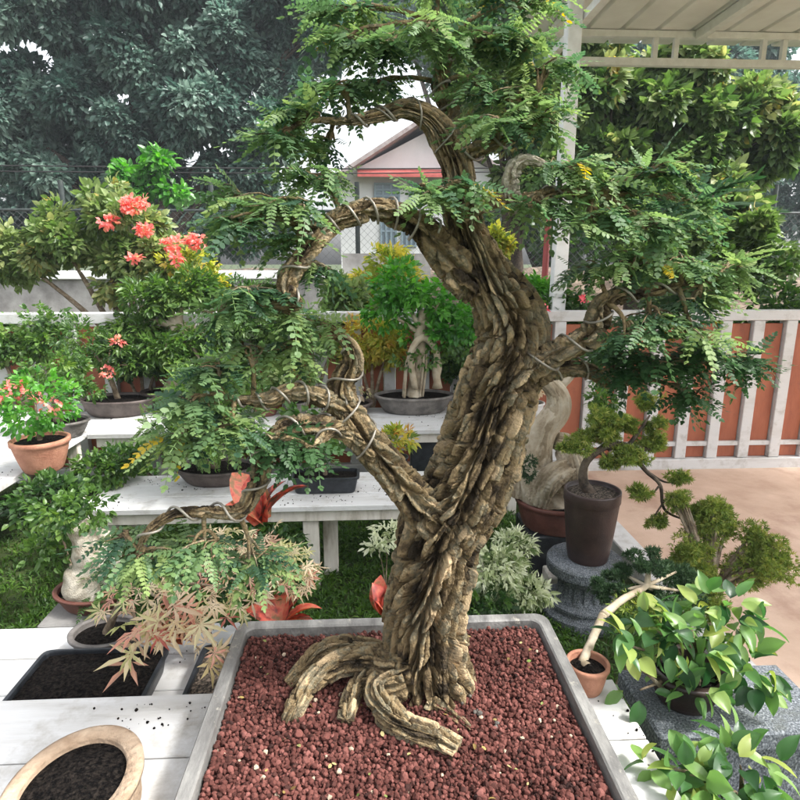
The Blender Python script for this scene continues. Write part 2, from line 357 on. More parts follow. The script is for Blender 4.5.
def scatter(mb, temps, pos, dirs, ups, scale, rnd):
    pos = np.asarray(pos, float); N = len(pos)
    if N == 0: return
    X = unit(dirs); Y = unit(np.cross(ups, X)); Z = np.cross(X, Y)
    scale = np.broadcast_to(np.asarray(scale, float), (N,)); rnd = np.broadcast_to(np.asarray(rnd, float), (N,))
    pick = rng.integers(0, len(temps), N)
    for k, (V, Fs) in enumerate(temps):
        I = np.where(pick == k)[0]
        if len(I) == 0: continue
        W = (V[None, :, 0, None]*X[I, None]+V[None, :, 1, None]*Y[I, None]+V[None, :, 2, None]*Z[I, None])*scale[I, None, None]+pos[I, None]
        fl = np.array([i for f in Fs for i in f]); tot = np.array([len(f) for f in Fs])
        L = (fl[None]+(np.arange(len(I))*len(V))[:, None]).ravel()
        mb.add(W.reshape(-1, 3), L, np.tile(tot, len(I)), np.repeat(rnd[I], len(V)))
def ball(n, shell=.0):
    d = unit(rng.normal(size=(n, 3))); r = rng.uniform(shell, 1, n)**(1/3 if shell == 0 else .6); return d*r[:, None]

def blob_leaves(mb, temps, c, rad, n, size, rmean=.5, rsd=.2, droop=-.1, shell=.35, upb=1.0, clump=0, flat=False):
    """leaf sprays through an ellipsoid, pointing outwards"""
    c = np.asarray(c, float); rad = np.asarray(rad, float)
    if clump:
        cc = ball(clump, .3)*rad*.82; k = rng.integers(0, clump, n); off = ball(n)*rad.mean()*.34; p = cc[k]+off
        o = unit(off*1.2+p*.5)
        rr = rmean+rng.normal(size=clump)[k]*rsd*.6+rng.normal(size=n)*rsd*.7
    else:
        b = ball(n, shell); p = b*rad; o = unit(b/rad*rad.mean()); rr = rmean+rng.normal(size=n)*rsd
    d = o+rng.normal(size=(n, 3))*.5; d[:, 2] += droop
    u = rng.normal(size=(n, 3))*.45; u[:, 2] += upb
    scatter(mb, temps, c+p, d, u, size*rng.uniform(.7, 1.15, n), np.clip(rr, 0.02, .96))

# ------------------------------------------------------------------ bark tube with real fissures
def bark_tube(mb, P, R, dth=.002, ds=.002, cols=.032, row=.11, depth=.012, twist=6, lobes=.06, seed=0, flare=None, cap_r=True, off=None):
    P = np.asarray(P, float); R = np.asarray(R, float)
    L = np.sum(np.linalg.norm(np.diff(P, axis=0), axis=1)); n = max(8, int(L/ds)); Rm = R.mean(); m = max(12, int(2*PI*Rm/dth))
    Q = catmull(np.hstack([P, R[:, None]]), n); C, r = Q[:, :3], np.maximum(Q[:, 3], .001)
    T, N, B = frames(C); s = np.linspace(0, L, n); C = C+.07*r[:, None]*np.stack([vnoise(np.stack([s*9, np.full(n, k*9.), np.full(n, float(seed))], -1)) for k in range(3)], -1)
    th = np.linspace(0, 2*PI, m, endpoint=False); TH, S = np.meshgrid(th, s); RR = r[:, None]+0*TH
    ct, st = np.cos(TH), np.sin(TH)
    q = np.stack([ct*1.3, st*1.3, S*7+seed*13.7], -1)
    low = fbm(q, 2, seed)
    tw = twist*S
    K = max(3, int(round(2*PI*Rm/cols)))
    wp = np.stack([ct*Rm*16, st*Rm*16, S*9+seed*3.1], -1)
    w1 = fbm(wp, 3, seed+5); w2 = fbm(wp+31, 3, seed+9)
    def vor(a, b, K, sd):
        ia, ib = np.floor(a), np.floor(b); f1 = np.full(a.shape, 9.); f2 = np.full(a.shape, 9.); hid = np.zeros(a.shape)
        for da in (-1, 0, 1):
            for db in (-1, 0, 1):
                ca, cb = ia+da, ib+db
                hx = np.mod(ca, K).astype(np.int64); hy = cb.astype(np.int64)+500; z = np.zeros_like(hx)
                jx = _hash(hx, hy, z, sd); jy = _hash(hx, hy, z+1, sd); hh = _hash(hx, hy, z+2, sd)
                d = np.hypot(ca+.1+.8*jx-a, (cb+.1+.8*jy-b)*1.0)
                lt = d < f1; f2 = np.where(lt, f1, np.minimum(f2, d)); hid = np.where(lt, hh, hid); f1 = np.where(lt, d, f1)
        return f2-f1, hid
    w3 = fbm(np.stack([ct*Rm*70, st*Rm*70, S*45], -1), 2, seed+15)
    a = (TH/(2*PI))*K+tw*K/(2*PI)+w1*.5+w3*.13; b = S/row+w2*.55+w3*.06
    e1, h1 = vor(a, b, K, seed)
    K2 = K*2
    e2, h2 = vor((TH/(2*PI))*K2+tw*K2/(2*PI)+w2*.6+w3*.15, S/(row*.55)+w1*.5, K2, seed+77)
    sm = lambda x, lo, hi: (lambda t: t*t*(3-2*t))(np.clip((x-lo)/(hi-lo), 0, 1))
    p1 = sm(e1, .03, .27); p2 = sm(e2, .02, .32)
    # interlacing long ridges: two families of slanting grooves that meet and part
    kc = cols; fine = fbm(np.stack([ct*RR*170, st*RR*170, S*90], -1), 3, seed+3)
    def ridges(K, slope, wa, wr, sd):
        wq = np.stack([ct*Rm*wr*.5, st*Rm*wr*.5, S/row*1.5+sd*3.7], -1)
        ph = K*(TH+tw)/(2*PI)+.55*(h1-.5)+.16*(h2-.5)+slope*S/row+wa*(vnoise(wq, sd)+.25*vnoise(wq*[2.2, 2.2, 2.6], sd+1))+.05*w3
        return np.abs((ph % 1.0)-.5)*2, np.floor(ph)          # 1 at groove, 0 at ridge centre
    g1, id1 = ridges(K, .25, .30, .5/cols, seed+61)
    g2, id2 = ridges(max(2, int(K*.75)), -.7, .42, .5/cols, seed+67)
    wv = .5+.5*fbm(np.stack([ct*Rm*25, st*Rm*25, S*7], -1), 2, seed+71)
    f1 = sm(g1, .62-.14*wv, .72-.12*wv); f2 = sm(g2, .70, .86)*sm(wv, .38, .55)
    brk = 1-sm(e1, .02, .12)          # cross breaks of the plates
    top = .30*(h1-.5)+.16*(p2-.6)+.24*(h2-.5)+.035*fine+.012*fbm(np.stack([ct*RR*420, st*RR*420, S*260], -1), 1, seed+4)
    fis = np.clip(np.maximum(f1, .8*f2), 0, 1); dfac = depth*np.clip(RR/Rm, .35, 1.25)
    D = dfac*(.04-1.6*fis-.95*brk*(1-.7*fis)+1.55*top*(1-.6*fis))
    rad = RR*(1+lobes*low)+D
    if flare is not None: rad = rad+flare(S/L, TH, RR)
    G = C[:, None]+rad[..., None]*(N[:, None]*ct[..., None]+B[:, None]*st[..., None])
    if off is not None: G = off(G)
    rnd = np.clip(.25+.5*h1+.35*(h2-.5)+.2*low, 0, 1).ravel()
    mb.grid(G, rnd=rnd)
    return C, r
def coil(mb, C, r, turns_per_m=18, wr=.0016, t0=.1, t1=.9, m=6, gap=.0015):
    n = len(C); i0, i1 = int(n*t0), int(n*t1)
    if i1-i0 < 6: return
    T, N, B = frames(C); s = np.concatenate([[0], np.cumsum(np.linalg.norm(np.diff(C, axis=0), axis=1))])
    ss = np.linspace(s[i0], s[i1-1], max(12, int((s[i1-1]-s[i0])*turns_per_m*14)))
    f = lambda A: np.stack([np.interp(ss, s, A[:, k]) for k in range(3)], 1)
    Cc, Nn, Bb = f(C), unit(f(N)), unit(f(B)); rr = np.interp(ss, s, r)+gap+wr
    ph = 2*PI*turns_per_m*ss
    mb.tube(Cc+rr[:, None]*(Nn*np.cos(ph)[:, None]+Bb*np.sin(ph)[:, None]), wr, m)

def twig_pad(tw, lf, attach, c, rad, ntwig, nleaf, size, temps, rmean=.45, rsd=.2, droop=-.25, tr=.0022, arch=.12):
    attach = np.asarray(attach, float); c = np.asarray(c, float); rad = np.asarray(rad, float)
    for _ in range(ntwig):
        b = ball(1, .25)[0]; b[2] = abs(b[2])*1.0-.25 if random.random() < .75 else b[2]
        e = c+b*rad; L = np.linalg.norm(e-attach)
        mid = attach*.5+e*.5+np.array([0, 0, arch*L])+rng.normal(size=3)*L*.06
        P = catmull(np.array([attach, mid, e]), 7)
        tw.tube(P, np.linspace(tr, tr*.3, 7), 5, rnd=rng.uniform(.2, .7))
        t = np.linspace(max(.15, 1-.13/max(L, .02)*1.3), 1, nleaf); Q = np.stack([np.interp(t*6, np.arange(7), P[:, k]) for k in range(3)], 1)
        tan = unit(P[-1]-P[-3]); sd = unit(np.cross(tan, [0, 0, 1.]))
        sg = np.where(np.arange(nleaf) % 2 == 0, 1, -1)
        d = tan*.65+sd*sg[:, None]*rng.uniform(.5, 1.2, (nleaf, 1))+rng.normal(size=(nleaf, 3))*.28; d[-1] = tan; d[:, 2] += droop+rng.uniform(-.15, .3, nleaf)
        u = rng.normal(size=(nleaf, 3))*.3; u[:, 2] += 1
        tone = rmean+rng.normal()*rsd*.7
        scatter(lf, temps, Q, d, u, size*rng.uniform(.65, 1.15, nleaf), np.where(rng.uniform(size=nleaf) > .997, 1.0, np.clip(tone+rng.normal(size=nleaf)*rsd*.6, 0.02, .97)))

# ================================================================== SETTING
g = MB(); n = 90
xs = np.concatenate([np.linspace(-300, -12, 10), np.linspace(-11, 11, 60), np.linspace(12, 300, 10)]); ys = np.concatenate([[-60, -20, -8], np.linspace(-4, 11, 60), np.linspace(12, 40, 20), [80, 160, 400]])
X, Y = np.meshgrid(xs, ys); Z = .0+.012*vnoise(np.stack([X*2, Y*2, X*0], -1))*(np.abs(X) < 15)*(Y < 12)
g.grid(np.stack([X, Y, Z], -1), closed_u=False)
structure(g.build('ground', m_lawn, smooth=True))
kx = float(pz(615, 530, .1)[0])
b = MB(); b.faces([(kx+.07, 1.2, .018), (9, 1.2, .018), (9, 4.36, .018), (kx+.07, 4.36, .018)], [(0, 1, 2, 3)]); structure(b.build('paving', m_paving))
b = MB(); b.box((kx-.06, 1.3, -.02), (kx+.07, 4.3, .10), bevel=.006); structure(b.build('white_kerb', m_white))
b = MB(); b.faces([(-60, 6.6, .02), (60, 6.6, .02), (60, 8.2, .02), (-60, 8.2, .02)], [(0, 1, 2, 3)]); structure(b.build('path', m_road))
# raised earth bank beyond
xs = np.linspace(-30, 30, 160); ys = np.linspace(9.3, 14, 24); X, Y = np.meshgrid(xs, ys); Z = np.clip((Y-9.3)/1.2, 0, 1)*(1.35+.15*vnoise(np.stack([X*.8, Y*.8, X*0], -1)))+.05*vnoise(np.stack([X*4, Y*4, X*0], -1))
Z[-1] = 0; Z[0] = -.05
b = MB(); b.grid(np.stack([X, Y, Z], -1), closed_u=False); structure(b.build('earth_bank', m_earth, smooth=True))

# grass (stuff): blades under and between the benches
def grass():
    mb = MB(); N = 26000
    x = rng.uniform(-2.6, kx-.1, N); y = rng.uniform(1.4, 4.3, N); L = rng.uniform(.03, .075, N)
    T = [T_strap(.09, .9, 3), T_strap(.07, 1.4, 3)]
    a = rng.uniform(0, 2*PI, N); d = np.stack([np.cos(a), np.sin(a), rng.uniform(.3, 1.6, N)], 1)
    tone = .45+.3*vnoise(np.stack([x*5, y*5, x*0], -1))+rng.normal(size=N)*.15
    scatter(mb, T, np.stack([x, y, np.full(N, .0)], 1), d, np.tile([0, 0, 1.], (N, 1)), L, np.clip(tone, 0, 1))
    N = 9000; x = rng.uniform(-1.6, .9, N); y = rng.uniform(1.5, 4.2, N)
    scatter(mb, TUFT, np.stack([x, y, rng.uniform(.0, .03, N)], 1), np.stack([rng.normal(size=N)*.5, rng.normal(size=N)*.5, np.ones(N)], 1), rng.normal(size=(N, 3)), .04, np.clip(.4+rng.normal(size=N)*.2, 0, 1))
    return mb.build('grass', G_grass, kind='stuff')
gr = grass(); gr['label'] = 'short green grass and ground cover growing under the white benches'; gr['category'] = 'grass'

# ================================================================== BENCHES
def bench(name, label, x0, x1, y0, y1, z, npl, along, legs, mat=m_white, th=.028, black=()):
    o = thing(name, label, 'bench', ((x0+x1)/2, (y0+y1)/2, 0))
    for k in range(npl):
        b = MB(); j = random.uniform(-.006, .006)
        if along == 'x':
            w = (y1-y0)/npl; b.box((x0+j, y0+k*w+.0015, z-th), (x1+j, y0+(k+1)*w-.0025, z+random.uniform(-.0008, .0008)), bevel=.0025)
        else:
            w = (x1-x0)/npl; b.box((x0+k*w+.0015, y0+j, z-th), (x0+(k+1)*w-.0025, y1+j, z+random.uniform(-.0008, .0008)), bevel=.0025)
        b.build('plank', mat, o)
    for (ya) in (y0+.03, y1-.05):
        b = MB(); b.box((x0+.04, ya, z-th-.062), (x1-.04, ya+.022, z-th-.001), bevel=.002); b.build('apron', m_whiteleg, o)
    for (lx, ly, w, d) in legs:
        b = MB(); b.box((lx-w/2, ly-d/2, -.01), (lx+w/2, ly+d/2, z-th-.002), bevel=.003); b.build('leg', m_whiteleg, o)
    for (lx, ly, w, d) in black:
        b = MB(); b.box((lx-w/2, ly-d/2, -.01), (lx+w/2, ly+d/2, z-th-.002), bevel=.006); b.build('leg', m_black, o, label='black square leg')
    return o
# main table under the big tray
tx1 = float(pz(655, 747, .62)[0])
bench('display_table', 'near white plank table carrying the big grey gravel tray', -1.5, tx1, .30, 1.235, .62, 5, 'x', [(-1.4, .36, .06, .06), (tx1-.07, .36, .06, .06), (-1.4, 1.17, .06, .06), (tx1-.07, 1.17, .06, .06)])
# near bench, back bench and left arm
nx0 = float(pz(117, 478, .47)[0]); nx1 = .61
lg1 = float(pz(312, 560, .3)[0])
bench('plank_bench', 'low white plank bench right behind the big tree trunk', nx0, nx1, 2.68, 3.15, .47, 3, 'x',
      [(lg1-.03, 2.76, .075, .05), (lg1+.055, 2.90, .075, .05), (nx1-.09, 2.76, .08, .05), (nx1-.08, 3.06, .075, .05), (nx0+.1, 2.76, .075, .05), (nx0+.1, 3.06, .075, .05)])
bench('plank_bench', 'higher white plank bench along the terracotta fence, one leg black', -1.69, 1.0, 3.52, 4.12, .60, 3, 'x',
      [(-1.6, 3.6, .06, .06), (-1.6, 4.03, .06, .06), (.9, 3.6, .06, .06), (.9, 4.03, .06, .06), (-.6, 4.0, .06, .06)], black=[(float(pt(423, 448, 3.64)[0]), 3.64, .16, .12)])
bench('plank_bench', 'white plank bench on the left running away towards the fence', -2.75, -1.70, 1.9, 4.12, .598, 4, 'y', [(-1.76, 3.5, .06, .05), (-1.76, 1.98, .06, .05), (-2.69, 1.98, .06, .05), (-2.69, 4.0, .06, .05)])
bench('tray_stand', 'low pale stand holding the black seedling trays', -1.45, -.40, 1.262, 1.72, .49, 3, 'x', [(-1.37, 1.31, .06, .06), (-.48, 1.31, .06, .06), (-.92, 1.66, .08, .05), (-.48, 1.66, .06, .06)])

# ================================================================== POTS
def pot_parts(o, c, rx, ry, h, mat, soilm=m_soil, n=2.0, foot=.75, bulge=.0, rim=.012, lip=.008, soil_dn=.018, m=64, feet=False, mound=.01, soilname='soil'):
    """c = centre of the pot's foot; rx, ry outer radii at the rim"""
    b = MB(); k = lambda r: r
    pr = [(foot*.2, 0), (foot*.98, 0), (foot, .004)]
    for t in np.linspace(.1, .82, 7): pr.append((foot+(1-foot-.03)*(t/.82)**.8+bulge*math.sin(PI*t), h*t))
    pr += [(.985, h*.84), (1+lip/rx*.5, h*.86), (1+lip/rx*.5, h*.985), (1, h), (1-rim/rx, h), (1-rim/rx-.01, h-.004), (1-rim/rx-.015, h-soil_dn-.01), (.2, h-soil_dn-.02)]
    b.lathe(c, pr, m, rx, ry, n); b.build('pot', mat, o, smooth=False if n > 3 else True)
    s_ = MB(); ri = 1-rim/rx-.012
    rr = np.linspace(ri, .02, 14); pf = [(r, h-soil_dn+mound*(1-(r/ri)**2)) for r in rr]
    th = np.linspace(0, 2*PI, 48, endpoint=False); kk = (np.abs(np.cos(th))**n+np.abs(np.sin(th))**n)**(-1/n)
    G = np.stack([c[0]+np.outer([p[0]*rx for p in pf], np.cos(th)*kk), c[1]+np.outer([p[0]*ry for p in pf], np.sin(th)*kk), c[2]+np.outer([p[1] for p in pf], np.ones(48))], -1)
    G[..., 2] += .004*vnoise(G*60)*(np.array([p[0] for p in pf]) < ri*.97)[:, None]
    s_.grid(G, caps=(False, True)); s_.build(soilname, soilm, o, smooth=True)
    if feet:
        for (sx, sy) in ((-1, -1), (1, -1), (1, 1), (-1, 1)):
            f = MB(); f.box((c[0]+sx*rx*foot*.62-.02, c[1]+sy*ry*foot*.62-.012, c[2]-.012), (c[0]+sx*rx*foot*.62+.02, c[1]+sy*ry*foot*.62+.012, c[2]+.006), bevel=.003); f.build('foot', mat, o)
def trunk_part(o, P, R, mat, name='trunk', m=12, n=40, lump=.12, seed=0, extra=()):
    b = MB()
    def one(P, R, n):
        P = np.asarray(P, float); Q = catmull(np.hstack([P, np.asarray(R, float)[:, None]]), n); C, r = Q[:, :3], np.maximum(Q[:, 3], .0008)
        T, N, B = frames(C); th = np.linspace(0, 2*PI, m, endpoint=False)
        G0 = N[:, None]*np.cos(th)[None, :, None]+B[:, None]*np.sin(th)[None, :, None]
        G = C[:, None]+r[:, None, None]*G0; k = 1+lump*fbm(G*(.7/ max(R)) + seed, 3)
        b.grid(C[:, None]+(r[:, None]*k)[..., None]*G0, rnd=np.clip(.5+.4*vnoise(G*30).ravel(), 0, 1))
    one(P, R, n)
    for (p, r) in extra: one(p, r, max(8, n//2))
    return b.build(name, mat, o, smooth=True)

# ================================================================== MAIN BONSAI
TY = 1.10
tray_c = np.array([0, 0]); rim_z = .745
xl = (pz(240, 620, rim_z)[0]+pz(180, 775, rim_z)[0])/2; xr = (pz(546, 615, rim_z)[0]+pz(632, 780, rim_z)[0])/2
yb = float(pz(390, 617, rim_z)[1]); yf = .42
bon = thing('bonsai_tree', 'large twisting bonsai with deeply fissured trunk in grey tray of red lava gravel', 'bonsai tree', ((xl+xr)/2, (yb+yf)/2, .62))
b = MB(); cx, cy, rx, ry = (xl+xr)/2, (yb+yf)/2, (xr-xl)/2, (yb-yf)/2
def rrect(hx, hy, r, k=8):
    P = []
    for (sx, sy, a0) in ((1, 1, 0), (-1, 1, 90), (-1, -1, 180), (1, -1, 270)):
        for i in range(k+1):
            a = math.radians(a0+90*i/k); P.append((sx*(hx-r)+r*math.cos(a), sy*(hy-r)+r*math.sin(a)))
    return np.array(P)
lv = [(-.30, .62, .05), (-.055, .622, .04), (-.045, .63, .04), (-.02, .70, .035), (-.012, .712, .035), (-.002, .716, .03), (0, .72, .03), (0, .741, .03), (-.003, rim_z, .03), (-.024, rim_z-.001, .024), (-.028, rim_z-.004, .022), (-.033, .70, .02), (-.045, .64, .02), (-.3, .638, .02)]
G = []
for (i, z, r) in lv:
    Q = rrect(rx+i, ry+i, r); G.append(np.stack([Q[:, 0]+cx, Q[:, 1]+cy, np.full(len(Q), z)], 1))
G = np.array(G); G += .0012*fbm(G*9, 3)[..., None]
b.grid(G); b.build('tray', m_tray, bon)
def gz(x, y):
    bx, by = BASE
    return rim_z-.022+.022*np.exp(-(((x-bx)/.17)**2+((y-by)/.14)**2))+.006*vnoise(np.stack([x*9, y*9, x*0], -1))
BASE = pz(428, 690, .735)[:2]
xs = np.linspace(cx-rx+.03, cx+rx-.03, 80); ys = np.linspace(cy-ry+.03, cy+ry-.03, 90); X, Y = np.meshgrid(xs, ys)
b = MB(); b.grid(np.stack([X, Y, gz(X, Y)-.008], -1), closed_u=False); b.build('substrate', m_soil_red, bon, smooth=True)
# gravel: individual stones merged into one uncountable mass
def ico():
    import bmesh
    bm = bmesh.new(); bmesh.ops.create_icosphere(bm, subdivisions=2, radius=1); bm.verts.ensure_lookup_table()
    V = np.array([v.co[:] for v in bm.verts]); Fs = [tuple(v.index for v in f.verts) for f in bm.faces]; bm.free(); return V, Fs
IV, IF = ico()
STONES = []
for k in range(10):
    V = IV*(1+.28*vnoise(IV*1.3+k*7)[:, None]+.13*vnoise(IV*3.1+k*5)[:, None])
    for _ in range(6):
        d = unit(rng.normal(size=3)); h = rng.uniform(.62, .85); q = V@d; V = V-np.where(q > h, q-h, 0)[:, None]*d
    STONES.append((V, IF))
def gravel():
    mb = MB(); sp = .0086
    def layer(sp, dz, size):
        X, Y = np.meshgrid(np.arange(cx-rx+.036, cx+rx-.036, sp), np.arange(.62, cy+ry-.036, sp)); X = X.ravel()+rng.uniform(-.5, .5, X.size)*sp; Y = Y.ravel()+rng.uniform(-.5, .5, Y.size)*sp
        Xc = np.clip(X, cx-rx+.036, cx+rx-.036); Yc = np.minimum(Y, cy+ry-.036); N = len(X)
        Z = gz(Xc, Yc)+dz+rng.uniform(-.002, .003, N)
        d = unit(rng.normal(size=(N, 3))); u = unit(rng.normal(size=(N, 3)))
        r = rng.beta(2.2, 2.2, N)*.8+.08*vnoise(np.stack([Xc*6, Yc*6, Xc*0], -1))+.02
        r = np.where(rng.uniform(size=N) > .9935, 1.0, np.clip(r, 0, .93))
        scatter(mb, STONES, np.stack([Xc, Yc, Z], 1), d, u, size*np.exp(rng.normal(size=N)*.27), r)
    layer(.0067, -.003, .0042); layer(.0092, .0022, .0040)
    o = mb.build('gravel', m_gravel, bon, kind='stuff'); return o
gravel()
def litter():
    mb = MB(); N = 9; P = []
    for _ in range(N):
        p = pz(rng.uniform(448, 500), rng.uniform(688, 722), .745); P.append([p[0], p[1], gz(p[0], p[1])+.006])
    scatter(mb, STONES, P, unit(rng.normal(size=(N, 3))), unit(rng.normal(size=(N, 3))), .0042*np.exp(rng.normal(size=N)*.35), rng.uniform(0, 1, N))
    mb.build('pale_grit', M('pale_grit', (.05, .045, .04), (.19, .175, .15), .9, 40), bon, kind='stuff')
    mb = MB(); N = 60; x = rng.uniform(xl+.05, xr-.05, N); y = rng.uniform(.75, yb-.05, N)
    scatter(mb, [T_hex(.3), T_fold(.26, .1, .2)], np.stack([x, y, gz(x, y)+.009], 1), np.stack([rng.normal(size=N), rng.normal(size=N), rng.normal(size=N)*.2], 1), np.stack([rng.normal(size=N)*.3, rng.normal(size=N)*.3, np.ones(N)], 1), rng.uniform(.006, .014, N), rng.uniform(0, 1, N))
    mb.build('fallen_leaflets', LEAF('dry_leaflet', [(.10, .06, .02), (.30, .22, .07), (.40, .33, .16), (.12, .18, .04)], rough=.7, trans=.1, spec=.2), bon, kind='stuff')
litter()

def pxpath(L):   # [(u,v,Y,halfwidth px)] -> points, radii
    P = np.array([pt(u, v, Y) for u, v, Y, w in L]); R = np.array([w*mpp(p) for p, (u, v, Y, w) in zip(P, L)]); return P, R
tp = [(431, 722, 1.085, 44), (430, 690, 1.09, 43), (424, 655, 1.095, 43), (421, 618, 1.10, 39), (429, 575, 1.10, 40), (440, 540, 1.10, 43), (454, 510, 1.10, 44), (470, 475, 1.10, 43), (481, 440, 1.10, 40), (491, 402, 1.10, 38), (506, 365, 1.10, 38),
      (515, 333, 1.10, 35), (507, 304, 1.10, 33), (490, 278, 1.10, 27), (476, 252, 1.10, 22), (465, 228, 1.10, 20), (459, 200, 1.095, 18), (458, 172, 1.09, 16), (447, 142, 1.09, 16), (430, 119, 1.08, 12), (405, 109, 1.07, 9), (378, 116, 1.06, 6), (350, 122, 1.05, 4)]
P, R = pxpath(tp)
def flare(t, TH, RR):
    return np.exp(-(t/.045)**1.5)*RR*(.22+.16*np.cos(5*TH+1)+.08*np.cos(9*TH))
b = MB(); C0, r0 = bark_tube(b, P, R*.98, dth=.0011, ds=.0013, cols=.0195, row=.10, depth=.0175, twist=-2.0, lobes=.09, seed=3, flare=flare)
b.build('trunk', m_bark, bon, smooth=True)
b = MB(); coil(b, C0, r0, 16, .0016, .86, .985); b.build('training_wire', m_wire, bon, smooth=True)
def zpath(L):   # (u, v, height of the centre above the gravel, radius px)
    P = np.array([pz(u, v, .733+h) for u, v, h, w in L]); R = np.array([w*mpp(p) for p, (u, v, h, w) in zip(P, L)]); return P, R
roots = [
 [(400, 668, .07, 20), (370, 660, .055, 16), (340, 664, .045, 13), (312, 684, .03, 12), (297, 706, .014, 11), (289, 722, -.012, 9)],
 [(392, 660, .04, 16), (350, 648, .04, 14), (322, 652, .035, 12), (304, 668, .018, 10), (288, 684, -.006, 8)],
 [(372, 668, .04, 12), (356, 688, .02, 10), (349, 706, .012, 10), (346, 721, .008, 9)],
 [(405, 680, .05, 22), (380, 690, .035, 17), (388, 712, .02, 15), (408, 728, .014, 13), (436, 738, .008, 13), (458, 750, .002, 12)],
 [(428, 700, .02, 12), (445, 710, .008, 7), (458, 719, .005, 5), (471, 729, -.003, 3)],
 [(415, 664, .07, 26), (392, 672, .045, 22), (376, 682, .02, 18), (366, 694, -.01, 14)],
 [(445, 672, .05, 22), (458, 686, .02, 15), (466, 696, -.01, 9)]]
for k, L in enumerate(roots):
    P, R = zpath(L); b = MB(); bark_tube(b, P, R*.95, dth=.0013, ds=.0013, cols=.017, row=.08, depth=.0085, twist=1.5, lobes=.12, seed=20+k)
    b.build('root', m_bark, bon, smooth=True)

